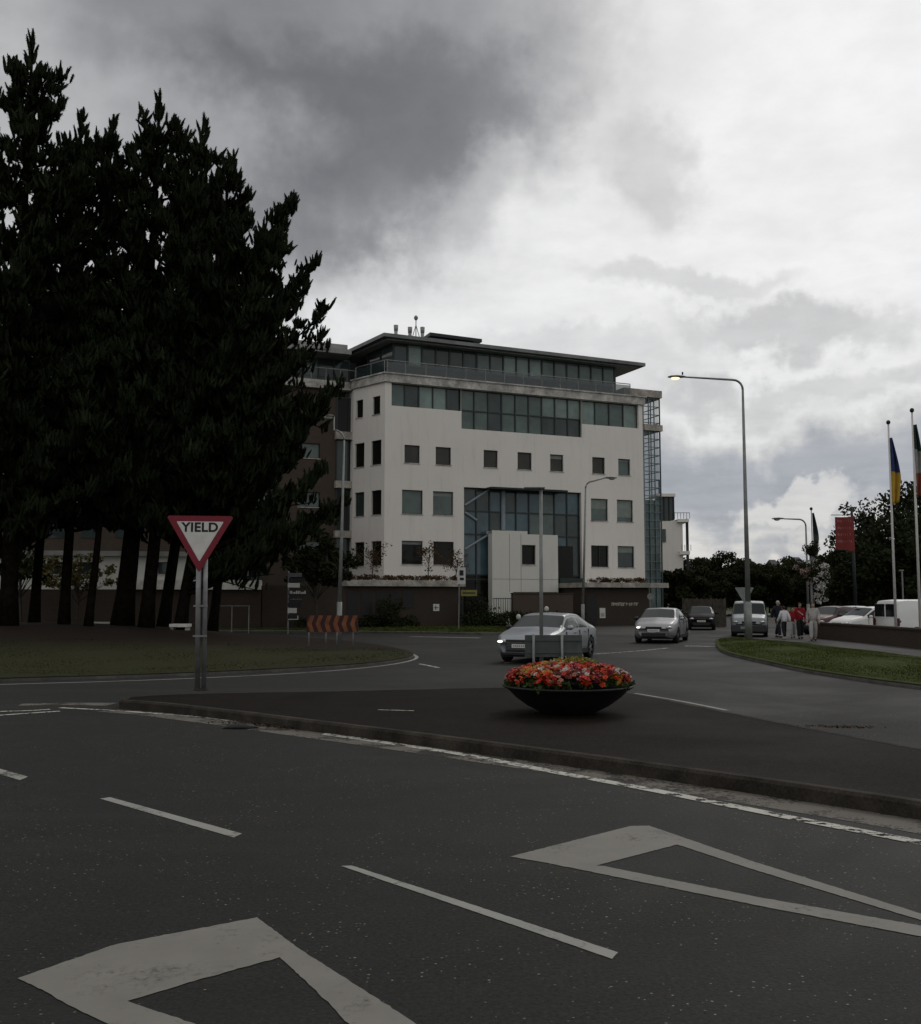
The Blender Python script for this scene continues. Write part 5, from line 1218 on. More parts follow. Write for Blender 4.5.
for y in (522, 529, 535.5, 542.5):
    zz = dp(840, y, 60).z; x = a.x + .14
    while x < b.x - .2: wv = rr.uniform(.05, .1); u = (x - a.x) / (b.x - a.x); m.box(x, x + wv, 60 + .12 * math.sin(u * 5) - .012, 60 + .12 * math.sin(u * 5) - .004, zz, zz + rr.uniform(.1, .16)); x += wv + .035
m.build('banner_writing', mat('banner_pale', (.26, .11, .10), .8), bn_)
p = dp(903, 597, 55); t = thing('bollard_light', 'thin dark garden post with small cap above the white van roof', 'post', (p.x, 55, 0)); m = MB(); zt_ = dp(903, 571, 55).z; m.tube([(p.x, 55, 0), (p.x, 55, zt_)], .045, 8); m.build('post', M_galv, t)
m = MB(); m.box(p.x - .14, p.x + .08, 54.93, 55.07, zt_, zt_ + .07); m.build('cap', M_galv, t)
# barrier rails under the trees (left of the podium)
p = dp(232, 612, 54); t = thing('hoop_rail', 'thin grey hoop rail on the grass behind the yield sign', 'railing', (p.x, 54, .1))
m = MB(); a, b = dp(214, 606, 54), dp(250, 606, 54); m.tube([(a.x, 54, a.z), (b.x, 54, b.z)], .03, 6); m.build('rail', M_galv, t)
for x in (215, 232, 249): q = dp(x, 606, 54); m = MB(); m.tube([(q.x, 54, 0), (q.x, 54, q.z)], .03, 6); m.build('post', M_galv, t)

# ------------------------------------------------------------------ flower planter
pc = gp(566, 715, .15); pc.y += .35; pc.x = (566.5 - CX) / 1000 * pc.y
t = thing('flower_planter', 'wide black bowl planter full of red pink and white flowers', 'planter', tuple(pc))
M_bowl = mat('bowl_black', (.010, .010, .010), .55, var=.2, scale=4)
RB = .98; HB = dp(566, 684.5, pc.y).z - .15 ; HB = max(.42, min(.52, HB)); print('planter', pc, HB)
m = MB(); m.lathe([(.001, 0), (.42, 0), (.46, .03), (.62, .11), (.80, .24), (.92, .36), (RB, HB - .035), (RB + .02, HB - .02), (RB + .02, HB), (RB - .03, HB), (RB - .06, HB - .04), (.001, HB - .05)], tuple(pc), 56); m.build('bowl', M_bowl, t, True)
m = MB(); m.lathe([(.001, HB - .02), (RB - .08, HB - .045)], tuple(pc), 40); m.build('soil', M_soil, t)
# flowers: petals made of small discs of 5 quads, leaves under
def blossoms(name, pts, size, mt, parent):
    V, Fc = [], []; 
    for p in pts:
        s_ = size * rt.uniform(.7, 1.25); n_ = Vector((rt.gauss(0, .5), rt.gauss(-.35, .5), 1)).normalized(); a = n_.orthogonal().normalized(); b = n_.cross(a); ph = rt.uniform(0, 6)
        for ring, (nr, rr_, up_) in enumerate(((5, 1.0, .15), (4, .6, .45))):
            for k in range(nr):
                an = ph + 2 * math.pi * k / nr + ring * .6; d = a * math.cos(an) + b * math.sin(an); e = n_.cross(d); i = len(V)
                c = Vector(p); V += [tuple(c), tuple(c + d * s_ * rr_ * .6 + e * s_ * rr_ * .45 + n_ * s_ * up_ * .6), tuple(c + d * s_ * rr_ + n_ * s_ * up_), tuple(c + d * s_ * rr_ * .6 - e * s_ * rr_ * .45 + n_ * s_ * up_ * .6)]; Fc.append((i, i + 1, i + 2, i + 3))
    return mesh_obj(name, V, Fc, None, mt, parent)
def dome(u, w_): return HB + .02 + .27 * math.sqrt(max(0, 1 - (u * u + w_ * w_)))
cl = []
for k in range(260):
    a = rt.uniform(0, 6.28); q = math.sqrt(rt.random()) * .98; u, w_ = q * math.cos(a), q * math.sin(a); cl.append(((pc.x + u * RB * .97, pc.y + w_ * RB * .97, .15 + dome(u, w_) - .07), (.09, .09, .07)))
leaves('foliage', cl, 34, .035, leafmat('leaf_bedding', (.035, .055, .015), (.02, .03, .01)), t)
cols_ = {'red_flowers': mat('petal_red', (.46, .035, .008), .6, var=.2), 'crimson_flowers': mat('petal_crimson', (.12, .006, .012), .6, var=.2), 'pink_flowers': mat('petal_rose', (.36, .04, .06), .6, var=.2), 'white_flowers': mat('petal_cream', (.42, .40, .35), .6, var=.1), 'yellow_flowers': mat('petal_yellow', (.38, .22, .03), .6, var=.2), 'peach_flowers': mat('petal_peach', (.38, .17, .12), .6, var=.2)}
pts = {k: [] for k in cols_}
for c in range(150):
    a = rt.uniform(0, 6.28); q = math.sqrt(rt.random()) * .97; u, w_ = q * math.cos(a), q * math.sin(a)
    kd = rt.choices(list(cols_), (52, 16, 5, 10, 14, 8))[0]
    if -.35 < u < .45 and w_ > -.15: kd = rt.choices(list(cols_), (8, 3, 1, 6, 12, 1))[0]
    if kd == 'white_flowers' and rt.random() < .3: pass
    for _ in range(13): du, dw = rt.gauss(0, .055), rt.gauss(0, .055); uu, ww = u + du, w_ + dw; r2 = math.hypot(uu, ww); k_ = min(1, .95 / max(r2, .01)); uu *= k_; ww *= k_; pts[kd].append((pc.x + uu * RB, pc.y + ww * RB, .15 + dome(uu, ww) + rt.uniform(-.02, .05) + (.0 if r2 < .95 else -.04)))
for k, v in pts.items(): blossoms(k, v, .042, cols_[k], t)
for c in range(26):
    pass
cl = []
for k in range(26): u = rt.uniform(-.3, .4); w_ = rt.uniform(-.1, .6); cl.append(((pc.x + u, pc.y + w_, .15 + dome(u, w_) + rt.uniform(.02, .10)), (.10, .08, .05)))
leaves('golden_foliage', cl, 26, .032, leafmat('leaf_gold', (.22, .19, .045), (.10, .10, .03)), t)

# ------------------------------------------------------------------ litter
p = gp(240, 728.5); m = MB(); V = []
for k in range(14): a = 2 * math.pi * k / 14; rr_ = rt.uniform(.75, 1.1); V.append((p.x + .28 * math.cos(a) * rr_, p.y + .11 * math.sin(a) * rr_))
m.prism(V, .002, .06, top=[((v[0] - p.x) * .6 + p.x, (v[1] - p.y) * .6 + p.y) for v in V]); tag(m.build('flattened_bag', M_black, None, True), 'flattened black rag lying by the kerb', 'litter')
def litter(name, label, c, n, sx, sy, ang, mt, z=.004, sz=.02, zv=.03):
    x = rng.normal(0, sx, n); y = rng.normal(0, sy, n); ca, sa = math.cos(ang), math.sin(ang); X_ = c.x + x * ca - y * sa; Y_ = c.y + x * sa + y * ca; a = rng.uniform(0, 6.28, n); s_ = sz * rng.uniform(.4, 1.3, n)
    V = np.stack([np.c_[X_ + np.cos(a + k * 1.57) * s_, Y_ + np.sin(a + k * 1.57) * s_ * .6, np.full(n, z) + rng.uniform(0, zv, n)] for k in range(4)], 1)
    return tag(np_obj(name, V.reshape(-1, 3), np.arange(4 * n).reshape(-1, 4), 4, mt), label, 'litter', kind='stuff')
litter('leaf_litter', 'dead brown leaves and grit swept against the kerb', gp(292, 727.5), 1400, .45, .09, -.45, mat('dead_leaf', (.05, .03, .018), .9, var=.4, scale=8))
litter('leaf_litter', 'dead leaves on the far edge of the paved island', gp(842, 728, .15), 220, .22, .05, -.2, mats['dead_leaf'], z=.152)
litter('grit', 'scattered pale grit on the near road', gp(460, 880), 900, 4, 2.5, 0, mat('grit_pale', (.2, .19, .16), .9, var=.3), sz=.007, zv=.001, z=.0055)
# ------------------------------------------------------------------ cars
def interp(tbl, x):
    xs = [p[0] for p in tbl]; ys = [p[1] for p in tbl]; return float(np.interp(x, xs, ys))
def smooth_tbl(tbl, a, b, n=240, k=5):
    xs = np.linspace(a, b, n); ys = np.interp(xs, [p[0] for p in tbl], [p[1] for p in tbl]); ker = np.ones(k) / k; yp = np.pad(ys, k // 2, mode='edge'); ys = np.convolve(yp, ker, 'valid'); return list(zip(xs, ys))
M_tyre = mat('tyre', (.012, .012, .012), .85, var=.1); M_rim = mat('alloy', (.28, .29, .30), .35, .7, var=.1)
M_cglass = mat('car_glass', (.010, .013, .014), .08, 0, var=.1, spec=.22)
def wheel(parent, x, y, r, side):
    w_ = .21; m = MB(); m.lathe([(r * .66, -w_ / 2), (r * .93, -w_ / 2), (r, -w_ / 2 + .03), (r, w_ / 2 - .03), (r * .93, w_ / 2), (r * .66, w_ / 2)], (0, 0, 0), 28, axis='y')
    def place(mm): mm.v = [(v[0] + x, v[1] + y, v[2] + r) for v in mm.v]; return mm
    t = place(m).build('wheel', M_tyre, parent, True, local=True)
    m = MB(); yo = side * (w_ / 2 - .02); m.lathe([(r * .60, yo), (r * .67, yo)], (0, 0, 0), 28, axis='y'); m.lathe([(.001, yo + side * .01), (.05, yo + side * .01), (.06, yo)], (0, 0, 0), 14, axis='y')
    for k in range(5):
        a = 2 * math.pi * k / 5; c, s_ = math.cos(a), math.sin(a); n = (-s_, c)
        m.quad([(c * .05 + n[0] * .035, yo, s_ * .05 + n[1] * .035), (c * r * .62 + n[0] * .03, yo, s_ * r * .62 + n[1] * .03), (c * r * .62 - n[0] * .03, yo, s_ * r * .62 - n[1] * .03), (c * .05 - n[0] * .035, yo, s_ * .05 - n[1] * .035)])
    place(m).build('rim', M_rim, t, local=True)
    m = MB(); yo = side * (w_ / 2 - .06); m.lathe([(.001, yo), (r * .66, yo)], (0, 0, 0), 24, axis='y'); place(m).build('brake_disc', M_black, t, local=True)
def car(name, label, loc, heading, L_, Wd, top, sh, plan, wb, wr, paint, tumble=.38, glass_x=(-1.6, .95), ws=(.45, 1.15), rw=(-1.75, -.95), pillars=(-.25,), lit=False, group=None, cat='car', side_glass=True, grille='wide', zb=.22, rear_detail=False, sills=None, plate=True):
    t = thing(name, label, cat, tuple(loc), heading, group); hl = L_ / 2
    top = smooth_tbl(top, -hl, hl, k=9); sh = smooth_tbl(sh, -hl, hl, k=9); plan = smooth_tbl(plan, -hl, hl, k=7)
    ns = 110; xs = [-hl + L_ * (.5 - .5 * math.cos(math.pi * i / (ns - 1))) * .35 + L_ * .65 * i / (ns - 1) for i in range(ns)]
    rings = []; seg = [('bot', 4), ('low', 4), ('mid', 8), ('glass', 12), ('cor', 5), ('top', 8)]; kinds = [s_[0] for s_ in seg for _ in range(s_[1])]
    for x in xs:
        w_ = interp(plan, x) ; zt = interp(top, x); zs_ = min(interp(sh, x), zt - .02); d = zt - zs_; wt = w_ * (.94 - tumble * d); e = max(0, abs(x) - (hl - .35)) / .35; zbo = zb + .10 * e * e
        cr = min(.10, d * .5)
        key = [(0, zbo), (w_ * .86, zbo), (w_ * .985, zbo + .13), (w_ * (.97 if d > .1 else .97), zs_), (wt, zt - cr), (wt - .12, zt - .012), (0, zt + .015)]
        # bulge mid side
        pts_ = []
        for (kname, n), a, b in zip(seg, key, key[1:]):
            for i in range(n):
                f = i / n; y = a[0] + (b[0] - a[0]) * f; z = a[1] + (b[1] - a[1]) * f
                if kname == 'mid': y += .022 * w_ * math.sin(math.pi * f); 
                if kname == 'glass': y += .03 * min(1, d * 2) * math.sin(math.pi * f)
                if kname == 'cor': y += .03 * math.sin(math.pi * f); z += .018 * math.sin(math.pi * f) * min(1, d * 3)
                pts_.append((y, z))
        pts_.append(key[-1]); rings.append(pts_)
    nr = len(rings[0]); parts_ = {}
    def add(k, q): parts_.setdefault(k, []).append(q)
    for i in range(ns - 1):
        xm = (xs[i] + xs[i + 1]) / 2; d = interp(top, xm) - interp(sh, xm)
        for j in range(nr - 1):
            for s_ in (1, -1):
                q = [(xs[i], s_ * rings[i][j][0], rings[i][j][1]), (xs[i + 1], s_ * rings[i + 1][j][0], rings[i + 1][j][1]), (xs[i + 1], s_ * rings[i + 1][j + 1][0], rings[i + 1][j + 1][1]), (xs[i], s_ * rings[i][j + 1][0], rings[i][j + 1][1])]
                if s_ < 0: q = q[::-1]
                kd = kinds[j]; k = 'body'; cy = sum(p[1] for p in q) / 4; cz = sum(p[2] for p in q) / 4; jj = j - 16
                if kd in ('low', 'mid', 'bot') and any(math.hypot(xm - c, cz - wr) < wr + .045 for c in (wb[0], wb[1])) and abs(cy) > interp(plan, xm) * .7: continue
                if kd == 'glass' and side_glass and d > .16 and glass_x[0] < xm < glass_x[1] and 1 <= jj <= 10 and not any(abs(xm - p) < .035 for p in pillars): k = 'side_window_left' if s_ > 0 else 'side_window_right'
                elif ws[0] < xm < ws[1] and (kd == 'top' or (kd == 'cor' and jj >= 14)) : k = 'windscreen'
                elif rw and rw[0] < xm < rw[1] and (kd == 'top' or (kd == 'cor' and jj >= 14)): k = 'rear_window'
                add(k, q)
    for e, i in ((-1, 0), (1, ns - 1)):
        r_ = rings[i]
        for j in range(nr - 1):
            add('body', [(xs[i], r_[j][0], r_[j][1]), (xs[i], r_[j + 1][0], r_[j + 1][1]), (xs[i], -r_[j + 1][0], r_[j + 1][1]), (xs[i], -r_[j][0], r_[j][1])])
    body = None
    for k in sorted(parts_, key=lambda s_: s_ != 'body'):
        vm = {}; vs = []; fs = []
        for q in parts_[k]:
            f = []
            for p in q:
                kk = (round(p[0], 4), round(p[1], 4), round(p[2], 4))
                if kk not in vm: vm[kk] = len(vs); vs.append(p)
                f.append(vm[kk])
            f2 = list(dict.fromkeys(f))
            if len(f2) > 2: fs.append(tuple(f2))
        nm = 'side_window' if k.startswith('side') else k
        o = mesh_obj(nm, vs, fs, None, paint if k == 'body' else M_cglass, t, True, local=True)
        if k == 'body': body = o
    m = MB()
    for c in wb: m.box(c - wr - .03, c + wr + .03, -Wd / 2 + .12, Wd / 2 - .12, zb + .01, wr * 2 + .02)
    m.box(-hl + .3, hl - .3, -Wd / 2 + .2, Wd / 2 - .2, zb - .04, zb + .05); m.build('underbody', M_black, t, local=True)
    for s_ in (1, -1):
        m = MB(); y_ = s_ * (interp(plan, 0) * .985); m.box(wb[0] + wr + .06, wb[1] - wr - .06, min(y_ - .02, y_ + .012), max(y_ - .02, y_ + .012), zb - .02, zb + .12); m.build('sill', M_black, t, local=True)
    for c in wb:
        for s_ in (1, -1): wheel(t, c, s_ * (Wd / 2 - .125), wr, s_)
    # front details
    zg = interp(sh, hl - .1)
    def nose(x_in, y): 
        w_ = interp(plan, hl - x_in); return hl - x_in
    fz = interp(top, hl - .12)
    if grille == 'wide':
        m = MB(); m.box(hl - .06, hl + .012, -.46, .46, .34, min(.76, fz - .03)); gr = m.build('grille', M_black, t, local=True, bevel=.02)
        m = MB()
        for k in range(5): z = .42 + k * (min(.72, fz - .06) - .42) / 5; m.box(hl + .012, hl + .018, -.43, .43, z, z + .006)
        m.build('grille_bars', M_rim, gr, local=True)
        m = MB(); m.box(hl - .1, hl + .008, -Wd / 2 + .30, Wd / 2 - .30, .24, .33); m.build('air_intake', M_black, t, local=True, bevel=.02)
    else:
        m = MB(); m.box(hl - .06, hl + .010, -.34, .34, fz - .13, fz - .05); gr = m.build('grille', M_black, t, local=True, bevel=.02)
        m = MB(); m.box(hl - .06, hl + .012, -.52, .52, .27, .46); m.build('air_intake', M_black, t, local=True, bevel=.03)
    if plate:
        m = MB(); pz = .46 if grille == 'wide' else .50; m.box(hl + .013, hl + .025, -.26, .26, pz, pz + .11); pt = m.build('number_plate', M_signw, t, local=True)
        m = MB(); rr = random.Random(L_ * 10)
        for k in range(7): m.box(hl + .0255, hl + .028, -.2 + k * .058, -.2 + k * .058 + .03, pz + .03, pz + .08)
        m.build('plate_marks', M_plg, pt, local=True)
    for s_ in (1, -1):
        zc_ = fz - .09; xh = hl - .22; m = MB(); yy = s_ * (interp(plan, xh) - .19)
        m.ball((xh, yy, zc_), (.26, .17, .075)); hd = m.build('headlight', mat('headlight_glass', (.30, .31, .32), .15, .3, var=.05, spec=.8), t, True, local=True)
        if lit and (s_ == -1 or lit == 2):
            m = MB(); m.ball((xh + .20, yy + s_ * .02, zc_), (.07, .09, .035)); m.build('bulb', mat('bulb_lit', (.9, .9, .85), .3, emit=((1, .97, .9), 2.5)), hd, True, local=True)
        xm = ws[1] - .30; m = MB(); ym = s_ * (interp(plan, xm) + .07); zm = interp(sh, xm) + .09; m.ball((xm, ym, zm), (.07, .115, .075)); m.tube([(xm, s_ * (interp(plan, xm) - .1), zm - .05), (xm, ym, zm - .03)], .025, 6); m.build('mirror', paint if s_ > 0 else M_black, t, True, local=True)
        zr_ = interp(sh, -hl + .2) - .08; m = MB(); m.ball((-hl + .10, s_ * (interp(plan, -hl + .1) - .12), zr_), (.14, .15, .09 if not rear_detail else .22)); m.build('tail_light', mat('tail_red', (.07, .006, .008), .3, var=.1, spec=.7), t, True, local=True)
        for xx in (.15, -.85):
            if side_glass: m = MB(); y_ = s_ * (interp(plan, xx) + .012); m.box(xx - .1, xx + .1, y_ - .012, y_ + .012, interp(sh, xx) - .12, interp(sh, xx) - .09); m.build('door_handle', paint, t, local=True)
        m = MB()
        for xx in (ws[1] - .22, pillars[0] if pillars else -.2, glass_x[0] + .35):
            y_ = s_ * (interp(plan, xx) * .992 + .010); m.box(xx - .006, xx + .006, y_ - .02, y_ + .003, zb + .15, interp(sh, xx) - .03)
        if side_glass: m.build('door_gap', M_black, t, local=True)
    return t
P_silver = mat('paint_silver', (.25, .265, .28), .3, .45, var=.04, scale=1, spec=.6)
P_silver2 = mat('paint_silver_warm', (.27, .27, .28), .3, .45, var=.04, scale=1, spec=.6)
P_white = mat('paint_white', (.62, .62, .60), .35, 0, var=.04, scale=1, spec=.5)
P_dark = mat('paint_dark', (.012, .009, .009), .6, 0, var=.05, scale=1, spec=.1)
P_red = mat('paint_maroon', (.07, .03, .03), .35, .2, var=.05, scale=1)
def heading(net, px):                                    # car facing the camera, turned `net` degrees so that its left flank shows
    return R(-90 - net) - math.atan((px - CX) / F)
sedan = dict(top=[(-2.46, .78), (-2.40, .98), (-1.85, 1.08), (-1.7, 1.12), (-.75, 1.42), (-.1, 1.455), (.45, 1.41), (1.25, 1.00), (1.9, .90), (2.25, .80), (2.42, .66), (2.46, .60)],
             sh=[(-2.46, .74), (-2.3, .92), (-1.5, .97), (0, .95), (1.2, .92), (2.1, .78), (2.4, .62), (2.46, .55)], plan=[(-2.46, .68), (-2.36, .80), (-2.0, .90), (0, .93), (1.6, .93), (2.1, .87), (2.34, .76), (2.42, .68), (2.46, .60)])
xA = 548.5; DA = 31.6; car('silver_saloon', 'silver saloon with lit headlight turning in front of the offices', ((xA - CX) / 1000 * DA, DA, 0), heading(20, xA), 4.92, 1.86, wb=(-1.45, 1.47), wr=.34, paint=P_silver, lit=True, glass_x=(-1.55, .95), ws=(.50, 1.20), rw=(-1.68, -.82), pillars=(-.28, -1.22), **sedan)
hatch = dict(top=[(-2.38, .85), (-2.30, 1.08), (-1.95, 1.14), (-1.0, 1.44), (-.1, 1.50), (.4, 1.47), (1.25, 1.05), (1.9, .93), (2.2, .82), (2.36, .68), (2.38, .6)],
             sh=[(-2.38, .8), (-2.2, .95), (0, .97), (1.2, .95), (2.0, .80), (2.3, .66), (2.38, .56)], plan=[(-2.38, .72), (-2.2, .86), (0, .93), (1.6, .93), (2.1, .85), (2.32, .72), (2.38, .62)])
xM = 661; DM = 45.2; car('silver_hatchback', 'silver hatchback with twin slot grille coming down the road', ((xM - CX) / 1000 * DM, DM, 0), heading(9, xM), 4.76, 1.88, wb=(-1.40, 1.43), wr=.335, paint=P_silver2, lit=True, grille='slot', glass_x=(-1.7, .95), ws=(.45, 1.20), rw=(-1.85, -1.05), pillars=(-.28, -1.25), **hatch)
van = dict(top=[(-2.15, 1.55), (-2.05, 1.76), (-1.5, 1.80), (.3, 1.80), (.65, 1.74), (1.35, 1.12), (1.9, .98), (2.08, .80), (2.15, .62)], sh=[(-2.15, 1.0), (0, 1.02), (1.3, 1.0), (1.95, .85), (2.15, .58)], plan=[(-2.15, .82), (-2.0, .88), (0, .90), (1.5, .88), (1.95, .82), (2.1, .72), (2.15, .66)])
xV = 748; DV = 52; v_ = car('silver_van', 'small silver van facing the camera behind the tall lamp post', ((xV - CX) / 1000 * DV, DV, 0), heading(1, xV), 4.3, 1.80, wb=(-1.3, 1.35), wr=.32, paint=mat('paint_van', (.20, .215, .22), .35, .4, var=.05), tumble=.16, glass_x=(-1.9, 1.0), ws=(.70, 1.32), rw=None, pillars=(-.1, -1.0), grille='slot', cat='van', **van)
m = MB(); m.box(1.95, 2.19, -.84, .84, .26, .62); m.build('bumper', mat('bumper_grey', (.035, .036, .038), .7, var=.1), v_, local=True, bevel=.05)
xD = 700; DD = 64; car('dark_hatchback', 'dark maroon car parked before the board fence', ((xD - CX) / 1000 * DD, DD, 0), heading(0, xD), 4.2, 1.72, wb=(-1.3, 1.35), wr=.31, paint=P_dark, grille='slot', glass_x=(-1.6, .9), ws=(.42, 1.1), rw=(-1.85, -1.1), pillars=(-.28, -1.2),
    top=[(-2.1, .85), (-2.0, 1.1), (-1.8, 1.2), (-1.0, 1.42), (-.1, 1.46), (.4, 1.43), (1.15, 1.02), (1.7, .92), (1.98, .8), (2.1, .62)], sh=[(-2.1, .8), (-1.9, .94), (0, .95), (1.1, .93), (1.8, .8), (2.1, .56)], plan=[(-2.1, .68), (-1.9, .8), (0, .86), (1.4, .85), (1.9, .76), (2.1, .6)])
# white panel van behind the wall, tail to the left
vanbig = dict(top=[(-2.4, 1.45), (-2.32, 1.82), (-1.9, 1.86), (.4, 1.86), (.8, 1.80), (1.5, 1.18), (2.1, 1.02), (2.3, .85), (2.4, .62)], sh=[(-2.4, 1.0), (0, 1.04), (1.5, 1.02), (2.2, .88), (2.4, .6)], plan=[(-2.4, .82), (-2.3, .88), (0, .92), (1.7, .90), (2.2, .82), (2.4, .68)])
DW = 44; hW = R(12); xW = (880 - CX) / 1000 * DW + 2.65
v_ = car('white_van', 'white panel van parked behind the low wall at the right edge', (xW, DW + .9, 0), hW, 4.8, 1.84, wb=(-1.4, 1.5), wr=.33, paint=P_white, tumble=.14, glass_x=(1.0, 1.2), ws=(.85, 1.45), rw=None, pillars=(), cat='van', **vanbig)
m = MB(); m.box(-2.415, -2.38, -.74, -.05, 1.12, 1.68); m.box(-2.415, -2.38, .05, .74, 1.12, 1.68); m.build('rear_window', M_cglass, v_, local=True, bevel=.01)
for s_ in (1, -1):
    m = MB(); m.box(-2.43, -2.30, min(s_ * .70, s_ * .87), max(s_ * .70, s_ * .87), .72, 1.06); m.build('tail_lamp', mat('tail_dark', (.05, .008, .008), .4), v_, local=True, bevel=.01)
gp_c = 'cars parked behind the low wall'
def parked(px, D, net, paint, lab): 
    return car('parked_car', lab, ((px - CX) / 1000 * D, D, 0), heading(net, px), 4.2, 1.74, wb=(-1.3, 1.35), wr=.31, paint=paint, grille='slot', glass_x=(-1.6, .9), ws=(.42, 1.1), rw=(-1.85, -1.1), pillars=(-.28, -1.2), group=gp_c,
        top=[(-2.1, .85), (-2.0, 1.15), (-1.8, 1.25), (-1.0, 1.48), (-.1, 1.52), (.4, 1.49), (1.15, 1.05), (1.7, .94), (1.98, .82), (2.1, .62)], sh=[(-2.1, .8), (-1.9, .96), (0, .97), (1.1, .95), (1.8, .8), (2.1, .56)], plan=[(-2.1, .7), (-1.9, .82), (0, .88), (1.4, .87), (1.9, .78), (2.1, .62)])
parked(869, 50, 50, P_white, 'white parked car just left of the white panel van')
parked(832, 55, 35, P_red, 'maroon parked car right behind the flower basket post')
parked(853, 57, -20, P_silver, 'silver parked car between the maroon and the white one')
# ------------------------------------------------------------------ people
M_skin = mat('skin', (.36, .22, .16), .6, var=.1); 
def skinmesh(name, verts, edges, radii, mt, parent, root=0, sub=1):
    me = bpy.data.meshes.new(name); me.from_pydata(verts, edges, []); me.materials.append(mt); o = bpy.data.objects.new(name, me); col.objects.link(o); o.parent = parent
    md = o.modifiers.new('skin', 'SKIN'); md.use_smooth_shade = True
    for i, r_ in enumerate(radii): sv = me.skin_vertices[0].data[i]; sv.radius = r_ if isinstance(r_, tuple) else (r_, r_); sv.use_root = (i == root)
    s_ = o.modifiers.new('sub', 'SUBSURF'); s_.levels = sub; s_.render_levels = sub; return o
def person(label, loc, rotz, H, top, legs, hair, stride=.25, armsw=.2, lean=0, shoe=(.03, .03, .03), extra=None):
    """local +Y forward; built for 1.75 m and scaled"""
    k = H / 1.75; t = thing('person', label, 'person', tuple(loc), rotz)
    S = lambda x, y, z: (x * k, y * k, z * k)
    hip = (0, 0, .93); ch_ = (0, .02 + lean, 1.25); nk = (0, .02 + lean, 1.48); hd = (0, .05 + lean, 1.60); ht = (0, .05 + lean, 1.70)
    def leg(s_): f = stride * s_; return [(.09 * s_, 0, .90), (.10 * s_, f * .55 + .04, .50), (.10 * s_, f - (.02 if f > 0 else .0), .10 if f > 0 else .14), (.10 * s_, f + .15, .035)]
    def arm(s_): f = -armsw * s_; return [(.18 * s_, .0 + lean, 1.42), (.235 * s_, f * .4 + lean - .02, 1.15), (.25 * s_, f + .08 + lean, .92), (.25 * s_, f + .12 + lean, .84)]
    V = [hip, ch_, nk, hd, ht]; E = [(0, 1), (1, 2), (2, 3), (3, 4)]; Rd = [.09, (.10, .08), .05, (.075, .09), .06]
    for s_ in (1, -1):
        b = len(V); L4 = leg(s_); V += L4; Rd += [.07, .05, .04, .035]; E += [(0, b), (b, b + 1), (b + 1, b + 2), (b + 2, b + 3)]
        b = len(V); A4 = arm(s_); V += A4; Rd += [.055, .042, .030, .034]; E += [(1, b), (b, b + 1), (b + 1, b + 2), (b + 2, b + 3)]
        hx, hy, hz = A4[3]
        for q, (dy, ln) in enumerate(((.035, .065), (.015, .08), (-.005, .075), (-.025, .06))):
            c = len(V); V += [(hx, hy + dy, hz - .04), (hx - .01 * s_, hy + dy + .01, hz - .04 - ln)]; Rd += [.009, .008]; E += [(b + 3, c), (c, c + 1)]
        c = len(V); V += [(hx - .02 * s_, hy + .045, hz - .005), (hx - .03 * s_, hy + .065, hz - .05)]; Rd += [.011, .009]; E += [(b + 3, c), (c, c + 1)]
    body = skinmesh('body', [S(*v) for v in V], E, [tuple(a * k for a in r_) if isinstance(r_, tuple) else r_ * k for r_ in Rd], M_skin, t)
    # clothes, slightly larger
    V = [(0, 0, .86), (0, .01, 1.05), ch_, (0, .02 + lean, 1.43)]; E = [(0, 1), (1, 2), (2, 3)]; Rd = [(.19, .16), (.18, .15), (.20, .155), (.11, .10)]
    for s_ in (1, -1): b = len(V); A4 = arm(s_); V += A4[:3]; Rd += [.10, .08, .065]; E += [(2, b), (b, b + 1), (b + 1, b + 2)]
    skinmesh('jacket', [S(*v) for v in V], E, [tuple(a * k for a in r_) if isinstance(r_, tuple) else r_ * k for r_ in Rd], top, t)
    V = [(0, 0, 1.02), (0, 0, .88)]; E = [(0, 1)]; Rd = [(.16, .13), (.17, .14)]
    for s_ in (1, -1): b = len(V); L4 = leg(s_); V += L4[:3]; Rd += [.125, .10, .08]; E += [(1, b), (b, b + 1), (b + 1, b + 2)]
    skinmesh('trousers', [S(*v) for v in V], E, [tuple(a * k for a in r_) if isinstance(r_, tuple) else r_ * k for r_ in Rd], legs, t)
    sm = mat('shoe_%d' % int(shoe[0] * 100), shoe, .6)
    for s_ in (1, -1):
        L4 = leg(s_); a = L4[2]; m = MB(); m.ball(S(a[0], a[1] + .06, .05), (.05 * k, .13 * k, .05 * k)); m.build('shoe', sm, t, True, local=True)
    m = MB(); m.ball(S(0, .03 + lean, 1.645), (.082 * k, .10 * k, .10 * k), 12); m.build('hair', hair, t, True, local=True)
    if hair is not None:
        m = MB(); m.ball(S(0, .11 + lean, 1.60), (.062 * k, .055 * k, .085 * k), 12); m.ball(S(0, .168 + lean, 1.595), (.014 * k, .02 * k, .02 * k), 6); m.build('face', M_skin, body, True, local=True)
        m = MB()
        for s_ in (1, -1): m.ball(S(.026 * s_, .158 + lean, 1.615), (.01 * k, .008 * k, .007 * k), 6)
        m.ball(S(0, .160 + lean, 1.562), (.02 * k, .006 * k, .005 * k), 6); m.build('eyes_and_mouth', M_black, body, True, local=True)
    return t
H_grey = mat('hair_grey', (.38, .36, .32), .8, var=.1); H_dark = mat('hair_dark', (.02, .015, .012), .7, var=.1); H_brown = mat('hair_brown', (.06, .035, .02), .7, var=.1)
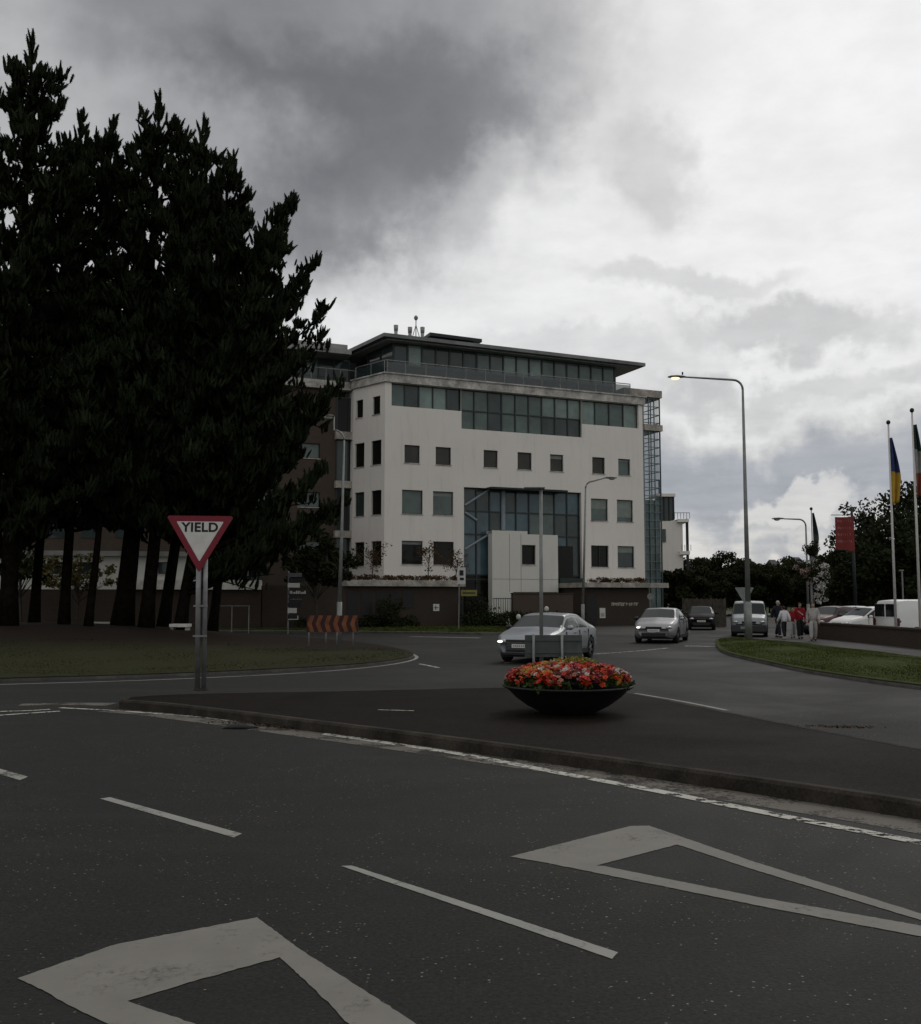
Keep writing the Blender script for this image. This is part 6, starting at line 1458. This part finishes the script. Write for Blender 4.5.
C_white = mat('cloth_white', (.60, .59, .62), .9, var=.1); C_navy = mat('cloth_navy', (.012, .014, .024), .9, var=.1); C_red = mat('cloth_red', (.26, .012, .02), .9, var=.15); C_pale = mat('cloth_pale_grey', (.36, .35, .33), .9, var=.12); C_blk = mat('cloth_black', (.012, .012, .014), .9, var=.1)
def pat(px, D): return ((px - CX) / 1000 * D, D, .012)
person('grey haired person in dark navy clothes walking away', pat(776, 49.5), R(-160), 1.82, C_navy, C_navy, H_grey, .28)
person('shorter person in white top and dark trousers', pat(782.5, 47.5), R(10), 1.56, C_white, C_blk, H_dark, .22, shoe=(.35, .35, .35))
p_ = person('person in red sweatshirt with pale chest stripe and black trousers', pat(798, 48), R(175), 1.72, C_red, C_blk, H_brown, .16, .05)
m = MB(); kx = 1.72 / 1.75; m.tube([(-.12 * kx, .155, 1.14 * kx), (.12 * kx, .165, 1.33 * kx)], .028, 6); m.build('chest_stripe', mat('stripe_pale', (.45, .30, .30), .8), p_, local=True)
p_ = person('smaller person in red top and pale trousers between the white and red ones', pat(790.5, 49), R(170), 1.50, C_red, C_pale, H_dark, .2, .1)
p_ = person('person in pale grey jacket and trousers beside the flower post', pat(811, 45.5), R(165), 1.74, C_pale, C_pale, H_brown, .2, .08)
sh_ = gp(787, 622, .5); t = thing('carrier_bag', 'small pale carrier bag hanging beside the white topped person', 'bag', ((787 - CX) / 1000 * 47.3, 47.3, .45))
m = MB(); m.v = []; bx, by, bz = (787 - CX) / 1000 * 47.3, 47.3, .45; m.box8([(bx - .13, by - .05, bz), (bx + .13, by - .05, bz), (bx + .13, by + .05, bz), (bx - .13, by + .05, bz), (bx - .10, by - .02, bz + .36), (bx + .10, by - .02, bz + .36), (bx + .10, by + .02, bz + .36), (bx - .10, by + .02, bz + .36)]); m.build('bag_body', mat('bag_pale', (.30, .31, .30), .7), t, bevel=.02)
m = MB(); m.tube([(bx - .05, by, bz + .35), (bx - .06, by, bz + .5), (bx, by, bz + .56), (bx + .06, by, bz + .5), (bx + .05, by, bz + .35)], .01, 5); m.build('handle', mats['bag_pale'], t)
